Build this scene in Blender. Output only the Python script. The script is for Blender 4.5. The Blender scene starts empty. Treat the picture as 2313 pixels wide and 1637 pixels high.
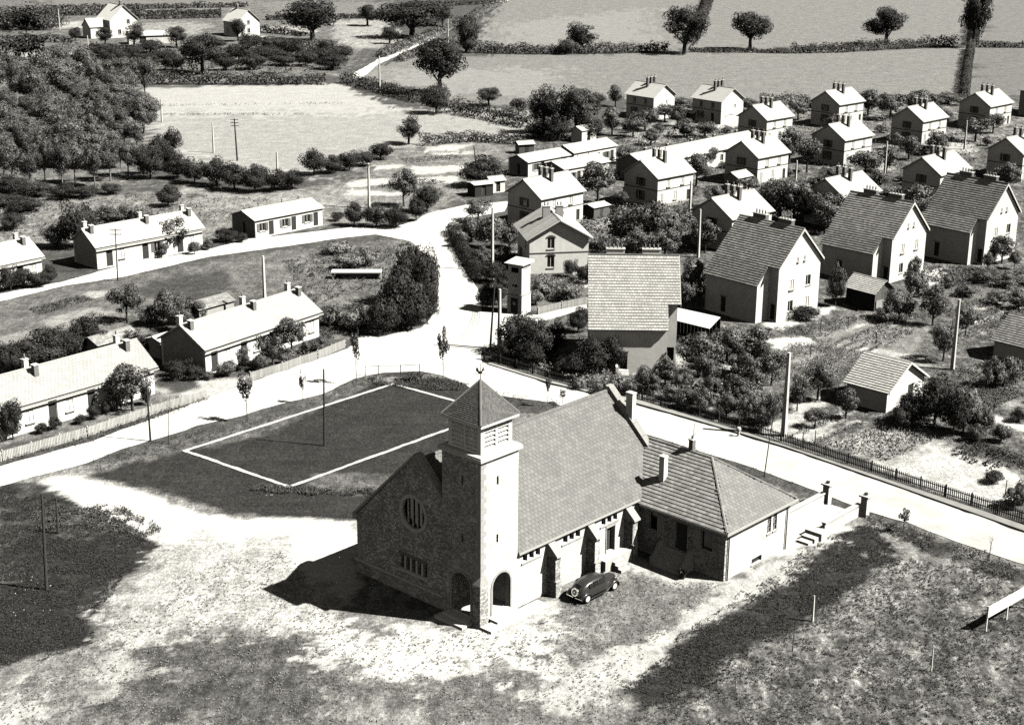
import bpy, math, random
import numpy as np
from mathutils import Matrix, Vector
from mathutils.geometry import tessellate_polygon

random.seed(7)
RNG = np.random.default_rng(11)
rad = math.radians
SC = bpy.context.scene
COL = SC.collection

# ------------------------------------------------------------------ camera
CAM_H, PITCH, ROLL, FPX, PW, PH = 53.0, rad(18.0), rad(0.5), 3500.0, 2313.0, 1637.0
_c, _s, _cr, _sr = math.cos(PITCH), math.sin(PITCH), math.cos(ROLL), math.sin(ROLL)
_up0 = Vector((0, _s, _c))
CR = Vector((1, 0, 0)) * _cr + _up0 * _sr
CU = Vector((-1, 0, 0)) * _sr + _up0 * _cr
CF = Vector((0, _c, -_s))
cam_d = bpy.data.cameras.new('camera')
cam = bpy.data.objects.new('camera', cam_d)
COL.objects.link(cam)
m3 = Matrix((CR, CU, -CF)).transposed()
cam.matrix_world = Matrix.Translation((0, 0, CAM_H)) @ m3.to_4x4()
cam_d.sensor_fit = 'HORIZONTAL'
cam_d.sensor_width = 36.0
cam_d.lens = 36.0 * FPX / PW
cam_d.clip_start = 1.0
cam_d.clip_end = 4000.0
SC.camera = cam

# ------------------------------------------------------------------ light
SUN_EL, SUN_AZ = rad(47.5), rad(-13.0)          # azimuth counted from +X
TINT = (1.0, 0.985, 0.925)
w = bpy.data.worlds.new('World')
SC.world = w
w.use_nodes = True
nt = w.node_tree
nt.nodes.clear()
sky = nt.nodes.new('ShaderNodeTexSky')
sky.sky_type = 'NISHITA'
sky.sun_disc = False
sky.sun_elevation = SUN_EL
sky.sun_rotation = rad(90) - SUN_AZ
sky.air_density = 0.58
sky.dust_density = 0.0
sep = nt.nodes.new('ShaderNodeSeparateColor')     # orange filter and panchromatic film: one channel of the sky
mul = nt.nodes.new('ShaderNodeMix')
mul.data_type = 'RGBA'
mul.blend_type = 'MULTIPLY'
mul.inputs[0].default_value = 1.0
mul.inputs[7].default_value = (*TINT, 1)
bg = nt.nodes.new('ShaderNodeBackground')
bg.inputs[1].default_value = 0.05
wo = nt.nodes.new('ShaderNodeOutputWorld')
nt.links.new(sky.outputs[0], sep.inputs[0])
nt.links.new(sep.outputs[0], mul.inputs[6])
nt.links.new(mul.outputs[2], bg.inputs[0])
nt.links.new(bg.outputs[0], wo.inputs[0])
sl = bpy.data.lights.new('sun', 'SUN')
sl.energy = 5.0
sl.angle = rad(0.5)
sl.color = (1.0, 0.985, 0.94)
sun = bpy.data.objects.new('sun', sl)
COL.objects.link(sun)
to_sun = Vector((math.cos(SUN_EL) * math.cos(SUN_AZ), math.cos(SUN_EL) * math.sin(SUN_AZ), math.sin(SUN_EL)))
sun.rotation_euler = to_sun.to_track_quat('Z', 'Y').to_euler()
sun.location = (60, 60, 120)
SC.view_settings.view_transform = 'Standard'
SC.view_settings.look = 'None'
SC.view_settings.exposure = 1.15
SC.view_settings.gamma = 1.0
SC.view_settings.use_curve_mapping = False
SC.render.engine = 'CYCLES'
SC.cycles.diffuse_bounces = 0
SC.cycles.use_denoising = False

# ------------------------------------------------------------------ survey helpers
def gp(x, y, z=0.0):
    """point of the place at height z that the survey photograph (2313 x 1637) shows at x, y"""
    d = CF * FPX + CR * (x - PW / 2) - CU * (y - PH / 2)
    k = (z - CAM_H) / d.z
    return Vector((d.x * k, d.y * k, z))

def gq(x, y):
    """the same for the 2295 pixel wide print"""
    return gp(x * 1.00784, y * 1.00784)

def height_at(base, ytop):
    """height above the ground point base that reaches row ytop"""
    lo, hi = 0.0, 40.0
    for _ in range(40):
        m = (lo + hi) / 2
        v = Vector((base.x, base.y, m)) - Vector((0, 0, CAM_H))
        yy = PH / 2 - FPX * v.dot(CU) / v.dot(CF)
        if yy > ytop: lo = m
        else: hi = m
    return lo

def mpp(base):
    return (base - Vector((0, 0, CAM_H))).length / FPX

# ------------------------------------------------------------------ materials
def tn(t):
    return (t * TINT[0], t * TINT[1], t * TINT[2], 1)

MATS = {}
def mat(name, tone, var=0.12, scale=2.0, bump=0.0, rough=0.9, island=0.0, objr=0.0, spec=0.15, metal=0.0, detail=5, stretch=(1, 1, 1), streak=0.0):
    m = bpy.data.materials.new(name)
    m.use_nodes = True
    n = m.node_tree.nodes; l = m.node_tree.links
    b = n['Principled BSDF']
    b.inputs['Roughness'].default_value = rough
    b.inputs['Specular IOR Level'].default_value = spec
    b.inputs['Metallic'].default_value = metal
    if rough > .8 and 'Diffuse Roughness' in b.inputs: b.inputs['Diffuse Roughness'].default_value = 1.0
    tc = n.new('ShaderNodeTexCoord')
    mp = n.new('ShaderNodeMapping'); mp.inputs['Scale'].default_value = stretch
    l.new(tc.outputs['Object'], mp.inputs[0])
    def M(op, a, bb):
        q = n.new('ShaderNodeMath'); q.operation = op
        for i, v in ((0, a), (1, bb)):
            if isinstance(v, (int, float)): q.inputs[i].default_value = v
            else: l.new(v, q.inputs[i])
        return q.outputs[0]
    nz = n.new('ShaderNodeTexNoise'); nz.inputs['Scale'].default_value = scale; nz.inputs['Detail'].default_value = detail
    nz.inputs['Roughness'].default_value = 0.65
    l.new(mp.outputs[0], nz.inputs['Vector'])
    e = M('MULTIPLY', M('SUBTRACT', nz.outputs['Fac'], 0.5), 4.0 * var)
    if island:
        g = n.new('ShaderNodeNewGeometry')
        e = M('ADD', e, M('MULTIPLY', M('SUBTRACT', g.outputs['Random Per Island'], 0.5), 2 * island))
    if objr:
        oi = n.new('ShaderNodeObjectInfo')
        e = M('ADD', e, M('MULTIPLY', M('SUBTRACT', oi.outputs['Random'], 0.5), 2 * objr))
    if streak:
        ms = n.new('ShaderNodeMapping'); ms.inputs['Scale'].default_value = (2.2, 2.2, 0.25)
        l.new(tc.outputs['Object'], ms.inputs[0])
        ns = n.new('ShaderNodeTexNoise'); ns.inputs['Scale'].default_value = 1.3; ns.inputs['Detail'].default_value = 4
        l.new(ms.outputs[0], ns.inputs['Vector'])
        e = M('ADD', e, M('MULTIPLY', M('SUBTRACT', ns.outputs['Fac'], 0.5), 4 * streak))
    val = M('MULTIPLY', M('POWER', 2.718, e), tone)
    mx = n.new('ShaderNodeMix'); mx.data_type = 'RGBA'; mx.blend_type = 'MULTIPLY'
    mx.inputs[0].default_value = 1.0; mx.inputs[7].default_value = (*TINT, 1)
    l.new(val, mx.inputs[6])
    l.new(mx.outputs[2], b.inputs['Base Color'])
    if bump:
        bp = n.new('ShaderNodeBump'); bp.inputs['Strength'].default_value = bump; bp.inputs['Distance'].default_value = 0.06
        l.new(nz.outputs['Fac'], bp.inputs['Height']); l.new(bp.outputs[0], b.inputs['Normal'])
    MATS[name] = m
    return m

def stone_mat(name, tone, sc=(2.6, 2.6, 4.6), amp=0.55, mortar=0.5):
    m = bpy.data.materials.new(name); m.use_nodes = True
    n = m.node_tree.nodes; l = m.node_tree.links; b = n['Principled BSDF']
    b.inputs['Roughness'].default_value = 0.95; b.inputs['Specular IOR Level'].default_value = 0.1
    tc = n.new('ShaderNodeTexCoord'); mp = n.new('ShaderNodeMapping'); mp.inputs['Scale'].default_value = sc
    l.new(tc.outputs['Object'], mp.inputs[0])
    v = n.new('ShaderNodeTexVoronoi'); v.inputs['Scale'].default_value = 1.0
    ve = n.new('ShaderNodeTexVoronoi'); ve.feature = 'DISTANCE_TO_EDGE'; ve.inputs['Scale'].default_value = 1.0
    l.new(mp.outputs[0], v.inputs['Vector']); l.new(mp.outputs[0], ve.inputs['Vector'])
    sp = n.new('ShaderNodeSeparateColor'); l.new(v.outputs['Color'], sp.inputs[0])
    def M(op, a, bb):
        q = n.new('ShaderNodeMath'); q.operation = op
        for i, x in ((0, a), (1, bb)):
            if isinstance(x, (int, float)): q.inputs[i].default_value = x
            else: l.new(x, q.inputs[i])
        return q.outputs[0]
    nz = n.new('ShaderNodeTexNoise'); nz.inputs['Scale'].default_value = 0.7; nz.inputs['Detail'].default_value = 6
    l.new(tc.outputs['Object'], nz.inputs['Vector'])
    e = M('ADD', M('MULTIPLY', M('SUBTRACT', sp.outputs[0], 0.5), 2 * amp), M('MULTIPLY', M('SUBTRACT', nz.outputs['Fac'], 0.5), 1.2))
    val = M('MULTIPLY', M('POWER', 2.718, e), tone)
    edge = n.new('ShaderNodeMapRange'); edge.inputs[1].default_value = 0.0; edge.inputs[2].default_value = 0.09
    edge.inputs[3].default_value = mortar; edge.inputs[4].default_value = 1.0
    l.new(ve.outputs['Distance'], edge.inputs[0])
    val = M('MULTIPLY', val, edge.outputs[0])
    mx = n.new('ShaderNodeMix'); mx.data_type = 'RGBA'; mx.blend_type = 'MULTIPLY'
    mx.inputs[0].default_value = 1.0; mx.inputs[7].default_value = (*TINT, 1)
    l.new(val, mx.inputs[6]); l.new(mx.outputs[2], b.inputs['Base Color'])
    bp = n.new('ShaderNodeBump'); bp.inputs['Strength'].default_value = 0.6; bp.inputs['Distance'].default_value = 0.05
    l.new(edge.outputs[0], bp.inputs['Height']); l.new(bp.outputs[0], b.inputs['Normal'])
    MATS[name] = m
    return m

mat('plaster', 0.8, 0.10, 0.9, 0.25, streak=0.05)
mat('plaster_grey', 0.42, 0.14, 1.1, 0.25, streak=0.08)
mat('plaster_shaded', 0.3, 0.2, 1.1, 0.3, streak=0.1)  # shaded copy of plaster: the shade of left gables put into the colour
mat('white_paint', 0.75, 0.06, 1.5)
mat('concrete', 0.6, 0.10, 3.0, 0.1, streak=0.06)
mat('ashlar', 0.5, 0.12, 2.0, 0.3)
mat('dressed_stone', 0.42, 0.14, 3.0, 0.3)
mat('roof_pale', 0.6, 0.10, 1.2, 0.3, stretch=(1, 1, 1), streak=0.05)
mat('tile_pale', 0.47, 0.10, 1.0, 0.1, island=0.08, objr=0.08)
mat('tile_light', 0.56, 0.10, 1.0, 0.1, island=0.12, objr=0.12)
mat('slate', 0.1, 0.12, 0.8, 0.1, island=0.26, objr=0.26, rough=0.7)
mat('tile_church', 0.16, 0.14, 0.9, 0.1, island=0.12, objr=0.12, rough=0.75)
mat('tile_mid', 0.29, 0.14, 0.9, 0.1, island=0.24, objr=0.24)
mat('underlay', 0.05, 0.1)
mat('brick_dark', 0.12, 0.2, 4)
mat('chimney_brick', 0.22, 0.25, 5, 0.3)
mat('chimney_pot', 0.25, 0.15, 4)
mat('glass', 0.012, 0.05, rough=0.12, spec=0.5)
mat('void', 0.01, 0.05, rough=0.9, spec=0.0)
mat('shutter', 0.2, 0.12, 6, objr=0.3)
mat('door_wood', 0.06, 0.2, 6)
mat('wood_dark', 0.05, 0.25, 6)
mat('wood_grey', 0.16, 0.25, 5, objr=0.2, island=0.2)
mat('wood_pale', 0.5, 0.18, 5, objr=0.15, island=0.15)
mat('metal_dark', 0.05, 0.15, 6, rough=0.5, spec=0.4)
mat('iron', 0.035, 0.15, 6)
mat('zinc', 0.4, 0.08, 3, rough=0.5)
mat('bark', 0.09, 0.3, 6, 0.3)
mat('bark_pale', 0.25, 0.25, 8, 0.3)
mat('leaf', 0.085, 0.25, 0.35, island=0.6, objr=0.25, rough=0.55, spec=0.35)
mat('leaf_dark', 0.034, 0.42, 2.0, island=0.6, objr=0.25, rough=0.7, spec=0.15)
mat('leaf_pale', 0.16, 0.4, 2.0, island=0.6, objr=0.2, rough=0.55, spec=0.35)
mat('flower', 0.5, 0.2, 2, island=0.4)
mat('weed', 0.09, 0.35, 0.4, island=0.7)
mat('dry_grass', 0.22, 0.35, 0.4, island=0.5)
mat('road_dust', 0.54, 0.30, 0.3, 0.15, detail=10)
mat('pavement', 0.3, 0.18, 0.8, 0.15)
mat('soil_pale', 0.3, 0.2, 0.9, 0.3)
mat('court_chalk', 0.5, 0.16, 1.4)
mat('car_paint', 0.03, 0.05, 2, rough=0.3, spec=0.6)
mat('tyre', 0.02, 0.1)
mat('chrome', 0.7, 0.02, rough=0.18, metal=1.0)
mat('cream_paint', 0.6, 0.05)
stone_mat('rubble', 0.46, (5.0, 5.0, 8.5), 0.5, 0.45)  # also the darker copy of the stone on walls turned from the sun
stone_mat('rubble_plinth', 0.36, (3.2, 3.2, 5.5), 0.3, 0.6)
stone_mat('rubble_lit_tone', 0.66, (4.2, 4.2, 7.5), 0.16, 0.75)  # same stone as rubble, with sunlit brightness put into its tone

# ------------------------------------------------------------------ object helpers
def link(name, data, mt=None, parent=None, label=None, cat=None, group=None, kind=None, loc=None, rz=None):
    o = bpy.data.objects.new(name, data)
    COL.objects.link(o)
    if mt and data and not data.materials:
        data.materials.append(MATS[mt])
    if parent: o.parent = parent
    if loc is not None: o.location = loc
    if rz is not None: o.rotation_euler = (0, 0, rz)
    if label: o['label'] = label
    if cat: o['category'] = cat
    if group: o['group'] = group
    if kind: o['kind'] = kind
    return o

def thing(name, label, cat, loc=(0, 0, 0), rz=0.0, group=None):
    return link(name, None, None, None, label, cat, group, None, loc, rz)

def copy_tree(o, loc=None, rz=None, scale=None, label=None, group=None, parent=None):
    c = o.copy(); COL.objects.link(c)
    c.parent = parent
    if loc is not None: c.location = loc
    if rz is not None: c.rotation_euler = (0, 0, rz)
    if scale is not None: c.scale = scale
    if label: c['label'] = label
    if group: c['group'] = group
    for ch in KIDS.get(o.name, []):
        k = copy_tree(ch, parent=c)
    return c
KIDS = {}
def reg(root):
    """remember the children of a prototype so that it can be copied"""
    for o in list(COL.objects):
        if o.parent is not None and o not in KIDS.setdefault(o.parent.name, []):
            KIDS[o.parent.name].append(o)

class MB:
    def __init__(s): s.v = []; s.f = []
    def quadbox(s, P):
        b = len(s.v); s.v += [tuple(p) for p in P]
        s.f += [(b, b+3, b+2, b+1), (b+4, b+5, b+6, b+7), (b, b+1, b+5, b+4), (b+1, b+2, b+6, b+5), (b+2, b+3, b+7, b+6), (b+3, b, b+4, b+7)]
        return s
    def box(s, x0, x1, y0, y1, z0, z1):
        return s.quadbox([(x0,y0,z0),(x1,y0,z0),(x1,y1,z0),(x0,y1,z0),(x0,y0,z1),(x1,y0,z1),(x1,y1,z1),(x0,y1,z1)])
    def frame(s, O, a, b_, n, a0, a1, b0, b1, n0, n1):
        """box in a frame of three directions"""
        pt = lambda i, j, k: tuple(O + a * i + b_ * j + n * k)
        return s.quadbox([pt(a0,b0,n0),pt(a1,b0,n0),pt(a1,b1,n0),pt(a0,b1,n0),pt(a0,b0,n1),pt(a1,b0,n1),pt(a1,b1,n1),pt(a0,b1,n1)])
    def tube(s, p, q, r0, r1=None, n=8, caps=True):
        p = Vector(p); q = Vector(q); r1 = r0 if r1 is None else r1
        d = (q - p).normalized(); a = d.orthogonal().normalized(); c = d.cross(a); b = len(s.v)
        for i in range(n):
            t = 2 * math.pi * i / n; e = a * math.cos(t) + c * math.sin(t)
            s.v += [tuple(p + e * r0), tuple(q + e * r1)]
        for i in range(n):
            j = (i + 1) % n
            s.f.append((b+2*i, b+2*j, b+2*j+1, b+2*i+1))
        if caps:
            s.f.append(tuple(b+2*i for i in range(n))[::-1]); s.f.append(tuple(b+2*i+1 for i in range(n)))
        return s
    def path(s, pts, rs, n=6):
        """tapered tube through points"""
        pts = [Vector(p) for p in pts]; b = len(s.v); a = None
        for i, p in enumerate(pts):
            d = (pts[min(i+1, len(pts)-1)] - pts[max(i-1, 0)]).normalized()
            a = d.orthogonal().normalized() if a is None else (a - d * a.dot(d)).normalized()
            c = d.cross(a)
            for k in range(n):
                t = 2 * math.pi * k / n
                s.v.append(tuple(p + (a * math.cos(t) + c * math.sin(t)) * rs[i]))
        for i in range(len(pts) - 1):
            for k in range(n):
                j = (k + 1) % n
                s.f.append((b+i*n+k, b+i*n+j, b+(i+1)*n+j, b+(i+1)*n+k))
        s.f.append(tuple(b+k for k in range(n))[::-1]); s.f.append(tuple(b+(len(pts)-1)*n+k for k in range(n)))
        return s
    def prism(s, poly, z0, z1):
        n = len(poly); b = len(s.v)
        s.v += [(x, y, z0) for x, y in poly] + [(x, y, z1) for x, y in poly]
        s.f.append(tuple(range(b, b+n))[::-1]); s.f.append(tuple(range(b+n, b+2*n)))
        for i in range(n):
            j = (i+1) % n; s.f.append((b+i, b+j, b+n+j, b+n+i))
        return s
    def panel(s, O, a, up, n, outer, holes, th):
        """flat wall with openings: outline and holes in (along, up), thickness th away from n"""
        O = Vector(O); loops = [outer] + list(holes)
        flat = [p for L in loops for p in L]
        tris = tessellate_polygon([[Vector((p[0], p[1], 0)) for p in L] for L in loops])
        b = len(s.v); N = len(flat)
        s.v += [tuple(O + a * p[0] + up * p[1]) for p in flat]
        s.v += [tuple(O + a * p[0] + up * p[1] - n * th) for p in flat]
        for t in tris:
            p = [flat[i] for i in t]
            ar = (p[1][0]-p[0][0])*(p[2][1]-p[0][1])-(p[2][0]-p[0][0])*(p[1][1]-p[0][1])
            if abs(ar) < 1e-9: continue
            s.f.append((b+t[0], b+t[1], b+t[2])); s.f.append((b+N+t[2], b+N+t[1], b+N+t[0]))
        k = b
        for L in loops:
            m = len(L)
            for i in range(m):
                j = (i+1) % m
                s.f.append((k+i, k+j, k+N+j, k+N+i))
            k += m
        return s
    def revolve(s, prof, n=12, c=(0, 0, 0)):
        b = len(s.v)
        for r, z in prof:
            for k in range(n):
                t = 2*math.pi*k/n; s.v.append((c[0]+r*math.cos(t), c[1]+r*math.sin(t), c[2]+z))
        for i in range(len(prof)-1):
            for k in range(n):
                j = (k+1) % n; s.f.append((b+i*n+k, b+i*n+j, b+(i+1)*n+j, b+(i+1)*n+k))
        s.f.append(tuple(b+k for k in range(n))[::-1]); s.f.append(tuple(b+(len(prof)-1)*n+k for k in range(n)))
        return s
    def mesh(s, name):
        me = bpy.data.meshes.new(name); me.from_pydata(s.v, [], s.f); me.update()
        return me
    def build(s, name, mt, parent=None, **k):
        return link(name, s.mesh(name), mt, parent, **k)

X, Y, ZZ = Vector((1, 0, 0)), Vector((0, 1, 0)), Vector((0, 0, 1))
def rect(a0, a1, b0, b1): return [(a0, b0), (a1, b0), (a1, b1), (a0, b1)]
def arch(c, w, b0, spring, n=14):
    r = w / 2
    return [(c - r, b0), (c + r, b0)] + [(c + r * math.cos(math.pi * i / n), spring + r * math.sin(math.pi * i / n)) for i in range(n + 1)]
def circle(c, z, r, n=28):
    return [(c + r * math.cos(2*math.pi*i/n), z + r * math.sin(2*math.pi*i/n)) for i in range(n)]

def np_mesh(name, V, Fq, mt, NV=None):
    """mesh from numpy arrays of quads"""
    me = bpy.data.meshes.new(name)
    V = np.asarray(V, np.float32); Fq = np.asarray(Fq, np.int32); k = Fq.shape[1]
    me.vertices.add(len(V)); me.vertices.foreach_set('co', V.ravel())
    me.loops.add(Fq.size); me.loops.foreach_set('vertex_index', Fq.ravel())
    me.polygons.add(len(Fq))
    me.polygons.foreach_set('loop_start', np.arange(0, Fq.size, k, dtype=np.int32))
    me.polygons.foreach_set('loop_total', np.full(len(Fq), k, np.int32))
    if NV is not None: me.polygons.foreach_set('use_smooth', np.ones(len(Fq), bool))
    me.update(calc_edges=True)
    if NV is not None: me.normals_split_custom_set_from_vertices(NV.tolist())
    if mt: me.materials.append(MATS[mt])
    return me

# ------------------------------------------------------------------ ground
_lat = RNG.random((256, 256))
def vnoise(x, y, sc):
    x = np.asarray(x) * sc; y = np.asarray(y) * sc
    xi = np.floor(x).astype(int); yi = np.floor(y).astype(int)
    fx = x - xi; fy = y - yi; fx = fx*fx*(3-2*fx); fy = fy*fy*(3-2*fy)
    a = _lat[xi % 256, yi % 256]; b = _lat[(xi+1) % 256, yi % 256]
    c = _lat[xi % 256, (yi+1) % 256]; d = _lat[(xi+1) % 256, (yi+1) % 256]
    return (a*(1-fx)+b*fx)*(1-fy)+(c*(1-fx)+d*fx)*fy
def fnoise(x, y, sc):
    return (vnoise(x, y, sc) + 0.5*vnoise(x+31, y+7, sc*2.1) + 0.25*vnoise(x+5, y+77, sc*4.3)) / 1.75 - 0.5

def sdist(px, py, poly):
    """signed distance to a polygon, positive inside"""
    d2 = np.full(px.shape, 1e12); ins = np.zeros(px.shape, bool); n = len(poly)
    for i in range(n):
        x0, y0 = poly[i]; x1, y1 = poly[(i+1) % n]
        ex, ey = x1-x0, y1-y0; L = ex*ex+ey*ey+1e-9
        t = np.clip(((px-x0)*ex+(py-y0)*ey)/L, 0, 1)
        d2 = np.minimum(d2, (px-x0-t*ex)**2+(py-y0-t*ey)**2)
        if y0 != y1:
            cnd = ((y0 > py) != (y1 > py)) & (px < (x1-x0)*(py-y0)/(y1-y0)+x0)
            ins ^= cnd
    return np.where(ins, 1, -1)*np.sqrt(d2)

def steps(*seg):
    out = [seg[0][0]]
    for a, b, st in seg:
        n = max(1, int(round((b-a)/st))); out += list(a+(b-a)*np.arange(1, n+1)/n)
    return np.array(out)
gx = steps((-1600, -300, 40), (-300, -110, 5), (-110, -62, 1.6), (-62, -38, 0.6), (-38, 40, 0.38), (40, 62, 0.6), (62, 110, 1.6), (110, 300, 5), (300, 1600, 40))
gy = steps((-300, 60, 30), (60, 86, 1.5), (86, 128, 0.3), (128, 190, 0.5), (190, 290, 0.9), (290, 420, 2.2), (420, 720, 6), (720, 2600, 60))
GX, GY = np.meshgrid(gx, gy); PX = GX.ravel(); PY = GY.ravel()
tone = np.zeros((len(PX), 4), np.float32); tone[:] = (0.075, 0.55, 0.5, 1)
edge_n = fnoise(PX, PY, 0.22); edge_f = fnoise(PX+50, PY+9, 0.9) + 0.5*(_lat[(np.arange(len(PX))*7919) % 256, (np.arange(len(PX))*104729//256) % 256]-0.5)

edge_h = fnoise(PX+13, PY+71, 0.55) + 0.8*fnoise(PX+3, PY+21, 1.3)
def zone(pts, t, patch, fine, soft=0.6, rag=1.6, src=False):
    poly = [(p.x, p.y) for p in ((gp if src else gq)(*q) for q in pts)]
    xs = [p[0] for p in poly]; ys = [p[1] for p in poly]; m = soft + rag*1.5 + 1
    sel = np.where((PX > min(xs)-m) & (PX < max(xs)+m) & (PY > min(ys)-m) & (PY < max(ys)+m))[0]
    if not len(sel): return
    d = sdist(PX[sel], PY[sel], poly) + rag*(edge_n[sel]*2.2 + edge_f[sel]*0.8) + (soft-.2)*(edge_h[sel]*3.0)
    sf = .28+.22*soft
    k = np.clip((d/sf+1)/2, 0, 1); k = (k*k*(3-2*k))[:, None]
    t = t*(.64+.08*math.exp(-t/.06)+.32*t)
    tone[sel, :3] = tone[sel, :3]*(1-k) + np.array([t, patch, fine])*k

# far country
zone([(-900,-60),(860,-60),(800,170),(330,190),(330,420),(-900,420)], .17, .9, .6, 4, 8)
zone([(100,0),(560,0),(560,25),(100,28)], .22, .3, .3, 3, 3)
zone([(560,5),(880,5),(860,30),(740,40),(620,30)], .22, .4, .3, 3, 3)
zone([(740,45),(870,45),(900,85),(860,110),(770,110)], .34, .7, .3, 2, 3)
zone([(100,48),(200,48),(200,62),(100,62)], .42, .4, .3, 2, 2)
zone([(290,52),(420,48),(480,60),(420,78),(300,75)], .3, .8, .3, 2, 3)
zone([(575,60),(690,60),(700,72),(580,70)], .42, .4, .3, 2, 2)
zone([(560,82),(700,98),(770,108),(740,112),(620,95)], .5, .4, .3, 2, 2)
zone([(40,115),(170,118),(165,128),(40,130)], .5, .6, .3, 2, 2)
zone([(90,138),(170,135),(170,152),(80,155)], .5, .6, .3, 2, 2)
# pastures
zone([(325,196),(700,190),(775,190),(870,236),(1000,262),(1195,286),(1190,304),(1060,300),(930,322),(800,345),(640,395),(500,400),(380,345),(315,262)], .44, .14, .34, 2, 3)
zone([(330,258),(1180,250),(1190,300),(640,395),(380,345)], .36, .22, .45, 8, 6)
zone([(780,170),(850,150),(940,128),(1480,118),(2188,106),(2178,222),(1900,230),(1380,222),(1180,238),(1010,232),(960,205),(860,188)], .235, .25, .6, 2, 3)
zone([(870,160),(1250,150),(1250,215),(990,212),(870,185)], .30, .2, .4, 8, 8)
zone([(1060,95),(1135,-20),(1460,-40),(2205,-40),(2196,100),(1500,112),(1070,106)], .235, .28, .6, 3, 3)
zone([(1100,55),(1450,20),(1480,95),(1120,98)], .29, .2, .4, 9, 8)
zone([(2200,-40),(2900,-40),(2900,98),(2194,98)], .22, .3, .4, 3, 3)
zone([(2186,100),(2900,100),(2900,205),(2176,218)], .2, .3, .4, 3, 3)
# meadow left of the allotments, allotments
zone([(-300,440),(120,440),(330,430),(560,440),(830,390),(1050,420),(1000,480),(780,500),(540,540),(-300,560)], .23, .75, .7, 2, 3)
zone([(400,420),(560,430),(700,435),(820,410),(830,440),(700,470),(460,470)], .3, .6, .6, 2, 3)
zone([(820,340),(1060,315),(1180,330),(1130,380),(1050,430),(960,475),(830,440)], .22, .7, .7, 2, 2)
for q in ([(925,375),(1040,370),(1045,382),(925,392)], [(780,400),(875,400),(870,415),(780,417)], [(915,398),(1030,396),(1035,410),(915,412)],
          [(960,330),(1060,322),(1060,332),(955,340)], [(975,342),(1065,338),(1065,346),(975,350)], [(780,425),(930,432),(930,440),(780,436)], [(835,372),(900,368),(900,376),(840,380)]):
    zone(q, .52, .3, .3, .8, 1.0)
# triangle meadow between the two lanes
zone([(-200,720),(130,650),(300,615),(560,572),(800,540),(900,535),(950,565),(985,620),(985,700),(900,745),(720,770),(640,650),(420,700),(330,760),(-200,900)], .165, .65, .75, 1.2, 2)
zone([(300,640),(520,600),(545,640),(420,690)], .085, .45, .7, 1.5, 2)
zone([(600,590),(760,560),(860,600),(780,680),(700,680)], .2, .7, .7, 2, 2)
zone([(490,580),(500,580),(555,640),(540,650)], .2, .3, .4, .5, .6)
zone([(-200,690),(180,640),(290,650),(240,720),(60,760),(-200,860)], .17, .7, .5, 1, 1.5)
zone([(90,718),(200,688),(262,700),(140,745)], .34, .3, .4, .5, .8)
zone([(-60,770),(70,735),(120,755),(-60,830)], .3, .4, .4, .5, .8)
zone([(190,655),(250,648),(255,662),(200,668)], .4, .3, .4, .5, .8)
# gardens of the estate
zone([(1080,560),(1300,470),(1100,420),(1150,330),(1400,240),(2100,230),(2700,180),(2700,1300),(2295,1165),(1800,985),(1450,905),(1085,815)], .13, 1.2, .95, 2, 3)
zone([(1400,235),(1700,225),(2150,220),(2295,230),(2295,330),(1900,320),(1660,310),(1390,320)], .18, 1.3, .8, 2, 3)
zone([(1395,300),(1440,290),(1520,262),(1600,262),(1560,300),(1440,330)], .3, .9, .5, 2, 2)
zone([(1580,262),(1660,265),(1660,285),(1600,290)], .55, .3, .3, 1, 1)
for q, t in (([(1700,730),(1790,690),(1860,690),(1840,712),(1760,740)], .6), ([(1720,762),(1800,755),(1830,770),(1790,800),(1735,785)], .6),
          ([(1850,770),(1960,768),(2090,805),(2080,825),(1950,800),(1860,790)], .36), ([(2040,600),(2115,600),(2110,640),(2050,645)], .6),
          ([(1390,640),(1500,640),(1500,650)], .4), ([(2195,915),(2330,955),(2330,975),(2200,940)], .6),
          ([(1790,950),(1890,925),(1900,940),(1830,985)], .42), ([(1930,1035),(2075,985),(2300,1090),(2230,1140),(2090,1095)], .50),
          ([(1905,1015),(2065,965),(2085,972),(1935,1030)], .35), ([(1780,905),(1840,890),(1845,910),(1790,925)], .5),
          ([(1420,870),(1480,850),(1500,868),(1440,890)], .35), ([(1550,855),(1650,835),(1700,850),(1600,880)], .2), ([(1690,770),(1760,790),(1900,830),(1870,870),(1720,850)], .22),
          ([(1400,800),(1530,790),(1550,820),(1420,838)], .5), ([(1180,660),(1310,640),(1315,665),(1200,700)], .2), ([(1290,600),(1318,596),(1318,640),(1270,660)], .5),
          ([(1600,640),(1640,720),(1700,730),(1690,715),(1620,660)], .3), ([(2100,880),(2210,870),(2295,900),(2200,910)], .2), ([(2060,640),(2140,640),(2295,650),(2295,680),(2100,690)], .2),
          ([(1330,470),(1400,480),(1380,520),(1330,510)], .4), ([(1610,410),(1690,420),(1660,440)], .45), ([(1960,330),(2010,320),(2000,380),(1960,390)], .4), ([(2110,300),(2190,330),(2180,350),(2100,330)], .45)):
    zone(q, t, .3, .4, .5, .7)
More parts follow.
